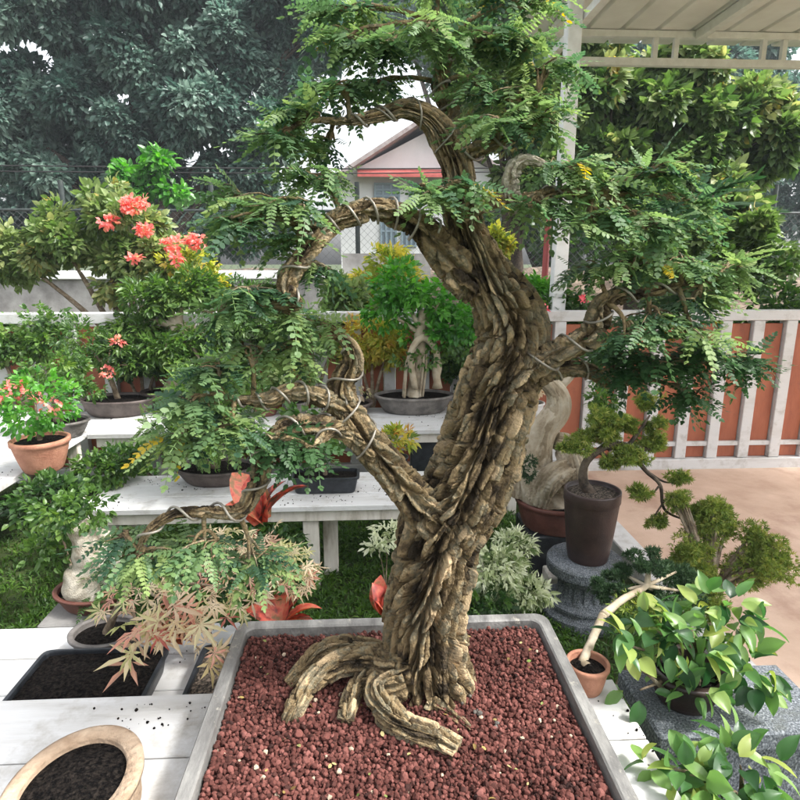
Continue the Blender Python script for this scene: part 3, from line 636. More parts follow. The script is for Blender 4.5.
branches = [
 # lower-left limb rising
 dict(L=[(436, 524, 1.08, 22), (412, 494, 1.06, 18), (385, 462, 1.05, 16), (358, 432, 1.04, 15), (344, 408, 1.03, 14), (341, 385, 1.03, 12), (352, 364, 1.03, 10), (350, 346, 1.03, 7), (338, 336, 1.03, 4)], wire=(.45, .95), thick=True,
      pads=[(312, 325, 1.04, 36, 14), (285, 350, 1.0, 30, 12)]),
 dict(L=[(348, 412, 1.03, 10), (318, 396, 1.0, 9), (290, 392, .98, 8), (268, 400, .97, 7), (240, 400, .96, 4), (222, 396, .95, 3)], wire=(.1, .9),
      pads=[(215, 370, .97, 38, 16), (255, 350, .98, 30, 12), (190, 405, .95, 32, 16), (232, 425, .94, 34, 16), (178, 440, .95, 24, 10)]),
 dict(L=[(352, 430, 1.02, 10), (322, 425, 1.0, 9), (292, 425, .98, 8), (272, 436, .97, 7), (262, 462, .96, 9), (255, 490, .95, 8), (238, 511, .94, 7), (205, 511, .93, 6), (172, 515, .92, 5), (148, 532, .91, 4), (136, 556, .91, 2.5)], wire=(.1, .95),
      pads=[(150, 555, .92, 44, 18), (205, 545, .93, 40, 14), (118, 535, .93, 28, 14), (255, 560, .96, 34, 16)]),
 dict(L=[(345, 425, 1.02, 7), (330, 432, .99, 5), (318, 445, .97, 4), (312, 460, .96, 2)], wire=(.2, .7), deep_green=True, pads=[(306, 452, .96, 20, 18), (280, 440, .95, 20, 14)]),
 # upper-left limb
 dict(L=[(474, 292, 1.09, 17), (455, 267, 1.08, 18), (436, 243, 1.07, 16), (420, 226, 1.06, 14), (400, 214, 1.05, 12), (374, 209, 1.04, 10), (345, 217, 1.03, 9), (318, 226, 1.02, 6), (295, 224, 1.01, 4)], wire=(.35, .9), thick=True,
      pads=[(288, 205, 1.0, 52, 20), (240, 222, .98, 36, 18), (325, 178, 1.04, 40, 16), (300, 240, 1.0, 34, 12), (235, 195, 1.05, 28, 12)]),
 dict(L=[(332, 225, 1.03, 8), (308, 250, 1.0, 8), (292, 272, .99, 9), (286, 292, .98, 9), (296, 304, .98, 6), (270, 305, .97, 4)], wire=(.2, .8),
      pads=[(250, 292, .96, 44, 16), (222, 312, .95, 30, 14), (285, 318, .99, 28, 12), (320, 270, 1.03, 22, 12)]),
 # apex to the left
 dict(L=[(400, 109, 1.07, 7), (370, 118, 1.06, 5), (345, 122, 1.05, 4), (320, 120, 1.04, 3)], wire=(.05, .8),
      pads=[(305, 115, 1.03, 44, 18), (278, 140, 1.02, 26, 12), (345, 88, 1.05, 36, 16), (330, 145, 1.08, 18, 8)]),
 # apex upwards
 dict(L=[(447, 140, 1.09, 11), (450, 112, 1.1, 9), (440, 84, 1.1, 8), (446, 55, 1.1, 6), (436, 22, 1.09, 4)], wire=(.1, .9),
      pads=[(425, 35, 1.05, 50, 18), (375, 50, 1.05, 40, 16), (490, 40, 1.08, 46, 20), (440, -15, 1.1, 66, 18), (350, 10, 1.08, 40, 16), (520, 0, 1.12, 40, 18), (480, 82, 1.08, 34, 12), (375, 85, 1.12, 30, 10), (345, 40, 1.06, 34, 14), (525, 45, 1.1, 34, 18)]),
 dict(L=[(455, 158, 1.09, 9), (480, 148, 1.07, 7), (505, 140, 1.06, 5), (530, 132, 1.05, 3)], wire=(.15, .9),
      pads=[(515, 95, 1.06, 42, 22), (545, 120, 1.05, 36, 16), (495, 122, 1.02, 36, 12), (545, 70, 1.09, 36, 22)]),
 # mid right
 dict(L=[(462, 215, 1.07, 8), (492, 202, 1.05, 7), (522, 200, 1.04, 6), (560, 192, 1.03, 5), (600, 195, 1.02, 3)], wire=(.1, .85),
      pads=[(560, 170, 1.02, 46, 18), (610, 185, 1.02, 48, 20), (655, 175, 1.03, 40, 20), (540, 205, 1.0, 38, 12), (590, 220, 1.0, 46, 18), (645, 228, 1.02, 46, 22), (690, 205, 1.06, 34, 26)]),
 dict(L=[(452, 205, 1.04, 6), (440, 190, 1.0, 4), (420, 186, .98, 3)], wire=(.1, .9), pads=[(430, 196, .98, 32, 10), (470, 186, 1.0, 26, 9)]),
 # right limb
 dict(L=[(528, 372, 1.06, 14), (556, 353, 1.05, 12), (582, 340, 1.04, 11), (597, 326, 1.04, 11), (603, 306, 1.03, 9), (622, 297, 1.03, 7), (655, 291, 1.03, 5), (690, 284, 1.03, 4), (715, 280, 1.03, 2)], wire=(.05, .9), thick=True,
      pads=[(630, 262, 1.02, 46, 18), (680, 262, 1.03, 44, 22), (700, 300, 1.03, 36, 18), (650, 318, 1.02, 40, 14), (690, 335, 1.0, 36, 14), (632, 335, 1.0, 26, 10), (590, 268, 1.04, 28, 12), (735, 270, 1.05, 34, 24)]),
 dict(L=[(536, 374, 1.07, 12), (562, 368, 1.08, 9), (588, 371, 1.1, 7), (610, 384, 1.1, 5), (635, 380, 1.09, 3)], wire=(.1, .9), deep_green=True,
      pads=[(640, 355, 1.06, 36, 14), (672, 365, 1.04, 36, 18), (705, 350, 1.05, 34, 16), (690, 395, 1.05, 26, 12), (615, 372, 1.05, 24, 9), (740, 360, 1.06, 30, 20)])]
for k, D in enumerate(branches):
    P, R = pxpath(D['L']); b = MB(); lf = MB()
    if D.get('thick'): C, r = bark_tube(b, P, R*1.1, dth=.0017, ds=.0017, cols=.021, row=.08, depth=.0105, twist=3, lobes=.10, seed=40+k)
    else: C, r = bark_tube(b, P, R*1.1, dth=.0015, ds=.0018, cols=.010, row=.045, depth=.004, twist=5, lobes=.12, seed=40+k)
    nb = len(C)
    for (u, v, Yc, a, h) in D['pads']:
        c = pt(u, v, Yc); mp_ = mpp(c); j = int(np.argmin(np.linalg.norm(C-c, axis=1))); j = max(j, nb//2)
        att = C[min(j, nb-1)]; nt = int(2+a*h/170)
        # a secondary limb into the pad, then twigs off it
        q = catmull(np.array([att, att*.5+c*.5+[0, 0, .01], c]), 8); b.tube(q, np.linspace(.005, .0025, 8), 7)
        rad = np.array([a*mp_, a*mp_*.8, h*mp_*.85])
        nn = 2 if D.get('deep_green') else 3
        for s_ in range(4):
            a0 = c+ball(1)[0]*rad*.45
            b.tube(np.array([q[4], (q[4]+a0)/2+[0, 0, .006], a0]), [.003, .0025, .002], 6, 6)
            twig_pad(b, lf, a0, c, rad, max(1, round(nt/3.2)), 7, .060, PINN, rmean=random.uniform(.25, .7), rsd=.2)
        twig_pad(b, lf, q[6], c+[0, 0, h*mp_*.1], rad*1.2, 2, 7, .064, PINN, rmean=.65, rsd=.2)
    br = b.build('branch', m_bark, bon, smooth=True)
    lf.build('foliage', G_deep if D.get('deep_green') else G_main, br)
    w = MB(); coil(w, C, r, random.choice([15, 20, 27]), .0022, *D['wire'], gap=.001); w.build('training_wire', m_wire, br, smooth=True)
P, R = pxpath([(518, 212, 1.05, 9), (511, 190, 1.04, 9), (514, 168, 1.03, 8), (528, 160, 1.02, 6), (548, 166, 1.01, 3)])
b = MB(); bark_tube(b, P, R, cols=.012, row=.05, depth=.004, twist=5, lobes=.2, seed=70); b.build('jin', m_dead, bon, smooth=True, label='pale stripped deadwood stub')

def ragged(bl, k=4):   # break smooth pads into uneven clumps
    out = []
    for (c, r, n) in bl:
        r = np.asarray(r)
        for _ in range(k): out.append((c+ball(1, .2)[0]*r*.75, r*rng.uniform(.18, .55), max(3, int(n*rng.uniform(.6, 1.3)/k))))
    return out
# ================================================================== SMALLER PLANTS
def potted(name, label, cat, c, rx, ry, h, pmat, group=None, **kw):
    o = thing(name, label, cat, c, group); pot_parts(o, np.asarray(c, float), rx, ry, h, pmat, **kw); return o
def crown(o, blobs, temps, mat, size, name='foliage', **kw):
    mb = MB()
    for (c, rad, n) in blobs: blob_leaves(mb, temps, c, rad, n, size, **kw)
    return mb.build(name, mat, o)
def B(u, v, Y, a, h, n, dy=.8):   # blob given by its place in the photo and real depth
    c = pt(u, v, Y); s_ = mpp(c); return (c, (a*s_, a*s_*dy, h*s_), n)
def limbs(o, att, blobs, r0, mat, base, name='trunk', mid=None, seed=0, lump=.12):
    ex = []
    for (c, rad, n) in blobs:
        m_ = np.asarray(att)*.5+c*.5+[0, 0, .02]
        ex.append(([att, m_, c], [r0*.55, r0*.38, r0*.15]))
    P = [base]+(mid or [])+[att]; trunk_part(o, P, np.linspace(r0, r0*.62, len(P)), mat, name, extra=ex, seed=seed, lump=lump)

# --- on the near bench
zb = .472
c = pz(211, 490, zb); c[1] += .13; s_ = mpp(c)
o = potted('potted_bonsai', 'feathery green bonsai in dark oval bowl on the low white bench', 'bonsai tree', c, 39*s_, .14, .085, m_darkpot, foot=.72, feet=False)
bl = [B(205, 400, 2.95, 42, 22, 330), B(225, 375, 3.0, 26, 16, 150), B(170, 425, 2.9, 26, 16, 150), B(200, 435, 2.85, 40, 12, 220), B(238, 415, 2.9, 20, 16, 100)]
limbs(o, pt(205, 425, 2.96), bl, .02, m_bark2, c+[0, 0, .07], mid=[pt(200, 450, 2.95)])
crown(o, bl, FERN, G_mid, .10, droop=-.2, rmean=.6)
c = pz(325, 494, zb); c[1] += .07; s_ = mpp(c)
o = potted('potted_plant', 'dark leaved plant in black rectangular tray on the low white bench', 'potted plant', c, 33*s_, .075, .085, m_black, m_soil2, n=9, foot=.88, rim=.008, m=96)
bl = [B(325, 432, 2.86, 30, 14, 50), B(300, 420, 2.9, 18, 12, 30)]
limbs(o, pt(322, 445, 2.86), bl, .012, m_bark2, c+[0, 0, .07])
crown(o, bl, SPRAY, G_mid, .09)
c = pz(398, 469, zb); c[1] += .02; s_ = mpp(c)
o = potted('potted_plant', 'yellow and orange croton in small black pot behind the leaning limb', 'potted plant', c, 10*s_, 10*s_, .07, m_black)
bl = [B(395, 440, c[1], 19, 12, 75)]
limbs(o, pt(398, 452, c[1]), bl, .006, m_bark2, c+[0, 0, .05]); crown(o, bl, SPRAYN, G_yel, .06, rmean=.5, rsd=.3, droop=.3)
c = pz(455, 474, zb)
# --- on the back bench
zb = .602
c = pz(416, 417, zb); c[1] += .17; s_ = mpp(c); cy_ = c[1]
o = potted('potted_bonsai', 'round leaved green bonsai with arching aerial roots in wide grey oval pot', 'bonsai tree', c, 39*s_, .17, .12, m_greypot, foot=.75, lip=.012)
bl = [B(400, 285, cy_, 34, 20, 170), B(440, 300, cy_, 30, 24, 170), B(385, 310, cy_, 26, 16, 90), B(455, 325, cy_-.05, 26, 20, 120), B(425, 335, cy_, 26, 12, 70)]
att = pt(422, 335, cy_)
ex = []
for k in range(9):
    x = random.uniform(-.14, .12); bb = c+np.array([x, random.uniform(-.08, .06), .10]); tpn = att+np.array([x*.3, 0, random.uniform(-.06, 0)])
    ex.append(([bb, (bb+tpn)/2+[x*.35, -.02, .05], tpn], [.008, .007, .01]))
ar = [pt(415, 388, cy_-.06), pt(411, 352, cy_-.08), pt(424, 337, cy_-.06), pt(436, 352, cy_-.06), pt(437, 388, cy_-.05)]
ex.append((ar, [.022, .022, .024, .024, .03])); ex += [([att, b_[0]], [.018, .006]) for b_ in bl]
trunk_part(o, [c+[0, 0, .1], pt(420, 365, cy_), att, pt(424, 310, cy_)], [.07, .045, .04, .03], m_smoothbark, extra=ex, lump=.3)
crown(o, bl, SPRAY, G_bright, .085, rmean=.45, clump=14)
crown(o, [B(425, 358, cy_, 34, 10, 60), B(460, 345, cy_-.05, 24, 14, 60)], SPRAY, G_mid, .06, name='lower_foliage')
c = pz(350, 416, zb); c[1] += .1; s_ = mpp(c)
o = potted('potted_plant', 'small reddish leaved seedling in shallow round brown pot', 'potted plant', c, 22*s_, 22*s_, .075, m_darkpot, foot=.6)
bl = [B(352, 392, c[1], 16, 6, 30), B(340, 388, c[1], 12, 8, 30)]
limbs(o, c+[0, 0, .12], bl, .006, m_bark2, c+[0, 0, .06]); crown(o, bl, SPRAY, G_maple, .05)
c = pz(374, 400, zb); c[1] += .05; s_ = mpp(c)
o = potted('potted_plant', 'tiny black pot of bright yellow green moss on the back bench', 'potted plant', c, 12*s_, 12*s_, .055, m_black, soilm=m_moss, soil_dn=.004, mound=.02, soilname='moss')
c = pz(168, 410, zb); c[1] += .1; s_ = mpp(c); cy_ = c[1]
o = potted('potted_bonsai', 'bushy light green bonsai with stout trunk in brown bowl by the fence', 'bonsai tree', c, 29*s_, .17, .12, m_darkpot, foot=.62)
bl = [B(150, 300, cy_, 34, 20, 200), B(185, 290, cy_, 38, 18, 200), B(130, 325, cy_, 26, 14, 110), B(205, 335, cy_, 30, 14, 120), B(165, 350, cy_-.1, 34, 12, 110), B(200, 360, cy_-.1, 32, 14, 130)]
limbs(o, pt(178, 325, cy_), bl, .055, m_smoothbark, c+[0, 0, .1], mid=[pt(185, 360, cy_)], lump=.25)
crown(o, bl, SPRAYN, G_mid, .085, rmean=.62, clump=10)
c = pz(112, 418, zb); c[1] += .13; s_ = mpp(c); cy_ = c[1]
o = potted('potted_bonsai', 'thin leaved bonsai with a few pink flowers in wide brown oval pot', 'bonsai tree', c, 36*s_, .17, .11, m_darkpot, foot=.78)
bl = [B(110, 350, cy_, 28, 18, 110), B(80, 340, cy_, 26, 20, 100), B(128, 365, cy_, 22, 12, 70)]
limbs(o, pt(108, 372, cy_), bl, .02, m_bark2, c+[0, 0, .09]); crown(o, bl, SPRAYN, G_mid, .065)
crown(o, [B(118, 342, cy_-.1, 6, 4, 14), B(106, 372, cy_-.12, 7, 4, 16)], SPRAYW, G_coral, .035, name='blossom')
c = pt(56, 402, 3.5); c[2] = zb
o = potted('potted_bonsai', 'small spreading bonsai in a dark bowl furthest along the left bench', 'bonsai tree', c, .17, .14, .10, m_greypot, foot=.7)
bl = [(c+[0, 0, .42], (.22, .18, .1), 160), (c+[-.16, 0, .3], (.14, .12, .07), 80), (c+[.15, -.02, .28], (.14, .12, .06), 80)]
limbs(o, c+[0, 0, .28], bl, .03, m_bark2, c+[0, 0, .08]); crown(o, bl, SPRAY, G_mid, .06, clump=8)
c = pt(40, 440, 2.9); c[2] = zb
o = potted('potted_plant', 'bushy orange flowered plant in terracotta pot on the left bench', 'potted plant', c, .13, .13, .16, m_terra_pot, foot=.65)
bl = [(c+[0, 0, .34], (.2, .18, .14), 190)]
limbs(o, c+[0, 0, .24], bl, .014, m_bark2, c+[0, 0, .13]); crown(o, bl, SPRAY, G_bright, .06)
crown(o, [(c+[-.06, -.1, .42], (.08, .08, .05), 20), (c+[.1, -.08, .36], (.06, .06, .05), 14)], SPRAYW, G_coral, .035, name='blossom')
for (u, v, lab, a, mt, tmp, pm) in ((270, 408, 'narrow leaved shrub in brown pot between the feathery bonsai and bare trunk', 24, G_mid, SPRAYN, m_brownpot2), (232, 405, 'olive leaved seedling in grey pot on the back bench', 20, G_jun, SPRAYN, m_greypot), (300, 405, 'pale leaved shrub in grey pot on the back bench', 24, G_pale, SPRAY, m_greypot), (490, 408, 'small green plant in brown pot hidden behind the leaning trunk', 18, G_mid, SPRAY, m_brownpot2), (530, 415, 'low plant with red leaves in white rectangular trough', 14, G_maple, SPRAY, m_white)):
    c = pz(u, v, zb); c[1] = min(max(c[1], 3.75), 3.95); s_ = mpp(c)
    o = potted('potted_plant', lab, 'potted plant', c, .09, .09, .09, pm)
    bl = [(c+[0, 0, .25], (a*s_, a*s_, .10), 110)]
    limbs(o, c+[0, 0, .17], bl, .01, m_bark2, c+[0, 0, .07]); crown(o, bl, tmp, mt, .07)

# --- right: fat trunk bonsai on a black box
c = pt(556, 515, 2.86); c[2] = .27; s_ = mpp(c); fy = c[1]
b = MB(); b.box((c[0]-.17, fy-.15, 0), (c[0]+.16, fy+.16, .27), bevel=.008)
b = tag(b.build('plinth', m_black), 'black box plinth under the swollen grey trunk bonsai', 'plinth')
b = MB(); b.box((c[0]-.11, fy-.30, 0), (c[0]+.18, fy-.17, .13), bevel=.006); tag(b.build('wooden_block', m_whiteleg), 'pale wooden block on the grass by the black plinth', 'block')
o = potted('potted_bonsai', 'smooth grey bonsai with swollen base in round reddish brown pot', 'bonsai tree', c+[0, 0, .0], .21, .2, .15, m_brownpot2, m_soil2, foot=.8)
ex = [([pt(567, 492, fy-.1), pt(572, 465, fy-.08), pt(566, 445, fy), pt(555, 440, fy)], [.085, .07, .055, .04]), ([pt(535, 500, fy-.08), pt(550, 478, fy-.12), pt(570, 470, fy-.1), pt(586, 488, fy-.08)], [.06, .065, .05, .03]), ([pt(522, 470, fy), pt(515, 495, fy)], [.05, .06]),
      ([pt(550, 385, fy), pt(530, 350, fy+.05), pt(528, 335, fy+.05)], [.035, .02, .012]), ([pt(557, 388, fy), pt(575, 372, fy), pt(590, 362, fy)], [.03, .018, .01])]
b = MB(); bark_tube(b, [pt(548, 505, fy), pt(538, 482, fy), pt(535, 458, fy), pt(543, 432, fy), pt(558, 410, fy), pt(557, 392, fy), pt(543, 376, fy)], np.array([.13, .115, .085, .068, .064, .055, .045]), dth=.004, ds=.004, cols=.05, row=.3, depth=.0022, twist=2, lobes=.07, seed=90)
for k_, (p_, r_) in enumerate(ex): bark_tube(b, p_, np.array(r_), dth=.004, ds=.004, cols=.02, row=.09, depth=.004 if k_ < 3 else .001, twist=4, lobes=.12, seed=91+k_)
b.build('trunk', m_smoothbark, o, smooth=True)
crown(o, [B(560, 350, fy+.1, 28, 14, 90), B(605, 355, fy, 30, 14, 90), B(600, 400, fy-.05, 26, 12, 70)], SPRAY, G_mid, .06, clump=7)
crown(o, [B(528, 468, fy-.17, 9, 15, 90)], TUFT, G_pine, .028, name='side_sprig')

# --- round pedestal with the cascading juniper
py = 2.45; pc = pt(582, 600, py); pc[2] = 0
prof = [(.05, 0), (.175, 0), (.178, .02), (.176, .045), (.150, .06), (.146, .072), (.158, .082), (.158, .094), (.130, .104), (.120, .12), (.120, .2), (.130, .215), (.150, .228), (.168, .24), (.17, .25), (.17, .282), (.165, .29), (.06, .29)]
b = MB(); m_ = 192; th = np.linspace(0, 2*PI, m_, endpoint=False); pr = np.array(prof); pr = np.vstack([pr[:9], np.stack([np.array([.128, .120, .116, .114, .114, .116, .120, .130]), np.linspace(.11, .205, 8)], 1), pr[11:]])
fl = ((pr[:, 1] > .112) & (pr[:, 1] < .204) & (pr[:, 0] < .14))[:, None]*(-.010)*np.clip(np.cos(th*16)[None]*1.4, 0, 1)
rr = pr[:, :1]+fl
G = np.stack([pc[0]+rr*np.cos(th), pc[1]+rr*np.sin(th), pr[:, 1:]+0*th[None]], -1); G += (.0012*vnoise(G*90))[..., None]; b.grid(G)
tag(b.build('pedestal', m_granite, smooth=False), 'round fluted grey speckled stone pedestal under the tall brown pot', 'pedestal')
o = thing('potted_bonsai', 'cascading juniper bonsai in tall dark brown pot on round stone pedestal', 'bonsai tree', (pc[0], pc[1], .292))
c = np.array([pc[0]+.01, pc[1], .292]); pot_parts(o, c, .122, .122, .33, m_brownpot, m_soil2, foot=.72, rim=.008, lip=.002, soil_dn=.02)
jy = py
J = lambda u, v, Y=jy: pt(u, v, Y)
jb = [B(600, 435, jy, 24, 14, 200), B(575, 445, jy-.02, 20, 10, 150), B(620, 425, jy+.02, 22, 12, 160), B(630, 455, jy-.05, 26, 9, 180), B(650, 445, jy, 20, 12, 150), B(655, 425, jy, 16, 12, 90), B(678, 478, jy-.05, 12, 10, 90), B(640, 492, jy-.1, 14, 7, 80), B(655, 520, jy-.12, 14, 8, 90), B(610, 462, jy-.05, 16, 8, 90), B(690, 510, jy-.1, 16, 12, 110), B(600, 415, jy, 26, 10, 120), B(650, 400, jy+.05, 18, 12, 90)]
ex = [([J(591, 497), J(583, 470), J(590, 455)], [.012, .010, .008]),
      ([J(628, 446), J(645, 470, jy-.05), J(660, 485, jy-.08), J(665, 510, jy-.1), J(690, 522, jy-.1)], [.012, .009, .008, .006, .003]),
      ([J(645, 470, jy-.05), J(665, 482, jy-.05), J(680, 480, jy-.05)], [.006, .004, .003]), ([J(665, 500, jy-.1), J(655, 515, jy-.12)], [.005, .003]), ([J(660, 485, jy-.08), J(650, 497, jy-.1)], [.005, .003]),
      ([J(610, 450), J(604, 438), J(600, 428)], [.01, .007, .004]), ([J(628, 446), J(640, 430), J(650, 415)], [.01, .007, .004]), ([J(600, 452), J(615, 462, jy-.04), J(632, 458, jy-.05)], [.01, .009, .006])]
trunk_part(o, [c+[0, 0, .30], J(583, 480), J(586, 462), J(600, 450), J(615, 444), J(634, 447), J(652, 450)], [.024, .021, .017, .015, .014, .012, .007], m_darkbark, extra=ex, n=60)
jb = [(c_, r_, int(n_*2.8)) for (c_, r_, n_) in ragged(jb, 9)]
crown(o, jb, TUFT, G_jun, .026, rmean=.55, rsd=.25, upb=0, shell=.1)

# --- lower right: square stone pedestal, dark pot, broad leaved plant
sz = .585
sx0 = float(pz(637, 700, sz)[0]); sy1 = float(pz(640, 668, sz)[1]); sy0 = float(pz(640, 738, sz)[1])
b = MB(); b.box((sx0, sy0, sz-.05), (sx0+.42, sy1, sz), bevel=.006); b.box((sx0+.04, sy0+.03, .06), (sx0+.38, sy1-.03, sz-.052), bevel=.006); b.box((sx0, sy0, 0), (sx0+.42, sy1, .058), bevel=.006)
tag(b.build('pedestal', m_granite), 'square grey speckled stone pedestal in the lower right corner', 'pedestal')
c = np.array([float(pz(675, 705, sz)[0])+.03, (sy0+sy1)/2+.0, sz+.002])
o = potted('potted_plant', 'broad leaved bright green plant in dark brown pot on square stone pedestal', 'potted plant', c, .085, .085, .085, m_brownpot, foot=.7)
by = c[1]
bl = [B(655, 628, by, 34, 18, 26), B(690, 645, by-.05, 32, 22, 26), B(628, 645, by-.06, 18, 16, 9), B(720, 615, by, 40, 28, 36), B(700, 685, by-.08, 24, 14, 9), B(745, 670, by-.05, 30, 26, 24), B(640, 690, by-.06, 20, 8, 3)]
BROAD = [T_broad(.30, .2), T_broad(.27, .4), T_broad(.33, .1), T_broad(.24, .3)]
ex = [([c+[0, 0, .07], pt(668, 690, by-.03), pt(645, 672, by-.06), pt(625, 665, by-.08)], [.006, .005, .004, .002]), ([c+[0, 0, .07], pt(660, 655, by-.03), pt(650, 635, by)], [.008, .006, .003])]+[([c+[0, 0, .07], (c+q[0])/2+[0.01, 0, .04], q[0]], [.007, .005, .002]) for q in bl]
trunk_part(o, [c+[0, 0, .06], c+[.01, 0, .12], c+[-.01, 0, .2]], [.014, .011, .006], m_bark2, extra=ex)
bl = [(c_, r_, int(n_*1.8)) for (c_, r_, n_) in bl]
crown(o, bl, BROAD, G_broad, .056, rmean=.45, rsd=.3, droop=-.35).data.polygons.foreach_set('use_smooth', np.ones(sum(n_ for _, _, n_ in bl)*24, bool))
# plant bottom right corner
c = pz(740, 805, .55); c[2] = .38
b = MB(); b.box((c[0]-.14, c[1]-.14, 0), (c[0]+.2, c[1]+.14, .378), bevel=.006); tag(b.build('plinth', m_concrete), 'plain grey concrete plinth at the right edge beside the near table', 'plinth')
o = potted('potted_plant', 'glossy green plant in black pot at the bottom right corner', 'potted plant', c, .09, .09, .1, m_black)
bl = [B(690, 775, c[1]-.02, 30, 14, 16), B(648, 765, c[1], 12, 6, 4), B(740, 765, c[1], 40, 26, 28), B(725, 800, c[1]-.05, 36, 20, 20)]
limbs(o, c+[0, 0, .18], bl, .009, m_bark2, c+[0, 0, .08]); bl = [(c_, r_, int(n_*1.8)) for (c_, r_, n_) in bl]
crown(o, bl, BROAD, G_broad, .056, rmean=.4, rsd=.3, droop=-.3).data.polygons.foreach_set('use_smooth', np.ones(sum(n_ for _, _, n_ in bl)*24, bool))
# small terracotta pot with a bare branch and dense pads, on the near table edge
c = pz(592, 700, .622); c[1] += .04; ty = c[1]
c[0] = max(c[0], xr+.055)
o = potted('potted_bonsai', 'leaning bare branched bonsai with dark pads in small terracotta pot', 'bonsai tree', c, .048, .048, .07, m_terra_pot, foot=.72, rim=.006, lip=.004)
bl = [B(610, 592, ty+.25, 22, 16, 170), B(648, 562, ty+.28, 28, 12, 190), B(676, 572, ty+.3, 24, 12, 150), B(620, 572, ty+.3, 20, 9, 110), B(655, 592, ty+.28, 26, 11, 130), B(690, 592, ty+.3, 22, 12, 110)]
ex = [([pt(603, 615, ty+.12), pt(625, 598, ty+.2), pt(646, 586, ty+.25), pt(649, 570, ty+.27)], [.010, .009, .008, .005])]+[([pt(646, 586, ty+.25), q[0]], [.006, .003]) for q in bl]
trunk_part(o, [c+[0, 0, .055], pt(583, 662, ty+.02), pt(592, 640, ty+.07), pt(603, 615, ty+.12)], [.012, .011, .010, .010], m_smoothbark, extra=ex)
bl = [(c_, r_, int(n_*3)) for (c_, r_, n_) in ragged(bl, 7)]
crown(o, bl, TUFT, G_pine, .0165, upb=0, shell=.1, rsd=.25)
crown(o, [B(640, 605, ty+.2, 30, 9, 90)], TUFT, G_jun, .022, name='young_foliage', upb=0, shell=.1)

# shrubs on the ground, right side
def shrub(name, label, base, blobs, temps, mat, size, r0=.02, cat='shrub', group=None, tmat=m_bark2, att=None, fl=None, **kw):
    base = np.asarray(base, float)
    o = thing(name, label, cat, base, group)
    cs = np.mean([q[0] for q in blobs], axis=0); att = (base*.45+cs*.55) if att is None else att
    limbs(o, att, blobs, r0, tmat, base)
    crown(o, blobs, temps, mat, size, **kw)
    if fl: crown(o, fl[0], SPRAYW, fl[1], fl[2], name='blossom')
    return o
def gp(u, Y): p = pt(u, 400, Y); p[2] = 0; return p
shrub('juniper_shrub', 'olive green juniper shrub spreading at the right beyond the stone pedestal', gp(745, 2.2), ragged([B(690, 560, 2.2, 28, 28, 1700), B(715, 520, 2.3, 34, 30, 1900), B(695, 600, 2.1, 34, 20, 1300), B(760, 560, 2.2, 40, 36, 2400), B(680, 500, 2.3, 16, 12, 500)], 16), TUFT, G_jun, .024, upb=0, rmean=.6, shell=.1)
shrub('low_shrub', 'fine leaved ground shrub between the round and square pedestals', gp(640, 1.95), [B(640, 625, 1.95, 34, 14, 160), B(672, 615, 1.95, 30, 16, 160)], TUFT, G_mid, .035, r0=.008, upb=0)
shrub('low_shrub', 'cream and green variegated shrub just right of the trunk base', gp(500, 2.35), [B(492, 570, 2.3, 34, 24, 210), B(515, 548, 2.4, 20, 14, 90), B(525, 592, 2.25, 26, 10, 90)], SPRAYN, G_varieg, .05, r0=.008, rmean=.45, rsd=.3)
shrub('low_shrub', 'white tipped sprigs showing just left of the trunk', gp(388, 2.3), [B(388, 535, 2.3, 14, 14, 34), B(378, 548, 2.3, 10, 6, 14)], SPRAYN, G_varieg, .045, r0=.005, rmean=.75, rsd=.2)
shrub('low_shrub', 'dark green leafy shrub under the low bench beside its right legs', gp(455, 2.5), [B(480, 600, 2.2, 34, 10, 110), B(455, 585, 2.4, 20, 14, 80)], SPRAY, G_mid, .05, r0=.006, rmean=.25)

# --- left lower: seedling trays, bromeliads, maple
rz = .56
ax1 = float(pz(158, 670, rz)[0]); bx0 = float(pz(193, 670, rz)[0]); ty0, ty1 = 1.268, float(pz(160, 646, rz)[1])
for (x0, x1, lab, sm) in ((ax1-.34, ax1, 'black plastic seedling tray of dark soil at the left edge', m_soil), (bx0, bx0+.22, 'black plastic tray of gritty soil tucked beside the grey tray', m_soil2)):
    o = thing('seedling_tray', lab, 'tray', ((x0+x1)/2, (ty0+ty1)/2, .492), 'black seedling trays')
    pot_parts(o, np.array([(x0+x1)/2, (ty0+ty1)/2, .492]), (x1-x0)/2, (ty1-ty0)/2, .068, m_black, sm, n=14, foot=.9, rim=.009, lip=.002, soil_dn=.012, m=128)
c = pz(74, 790, .68); c[2] = .622
o = potted('clay_bowl', 'rough sand coloured clay bowl of dark soil on the near white table', 'bowl', c, .108, .130, .075, m_claypot, foot=.97, rim=.022, lip=.012, soil_dn=.012)
def crumbs():
    mb = MB(); Z = []
    for (x0, x1, y0, y1, z, n) in ((-1.2, xl-.02, .45, 1.2, .6205, 260), (xr+.02, tx1-.01, .5, 1.2, .6205, 60), (nx0, nx1, 2.7, 3.13, .4705, 260), (-1.6, .95, 3.55, 4.08, .6005, 260), (-2.6, -1.75, 2.3, 4, .5985, 120), (-1.4, -.42, 1.27, 1.7, .4905, 120)):
        cxs = rng.uniform(x0, x1, 7); cys = rng.uniform(y0, y1, 7); k = rng.integers(0, 7, n)
        x = np.clip(cxs[k]+rng.normal(size=n)*.07, x0, x1); y = np.clip(cys[k]+rng.normal(size=n)*.05, y0, y1); Z.append(np.stack([x, y, np.full(n, z+.001)], 1))
    P = np.concatenate(Z); N = len(P); scatter(mb, STONES, P, unit(rng.normal(size=(N, 3))), unit(rng.normal(size=(N, 3))), .0018*np.exp(rng.normal(size=N)*.4), rng.uniform(.2, .9, N))
    o = mb.build('spilled_soil', m_soil, kind='stuff'); o['label'] = 'dark crumbs of soil spilled over the white planks'; o['category'] = 'soil'
crumbs()
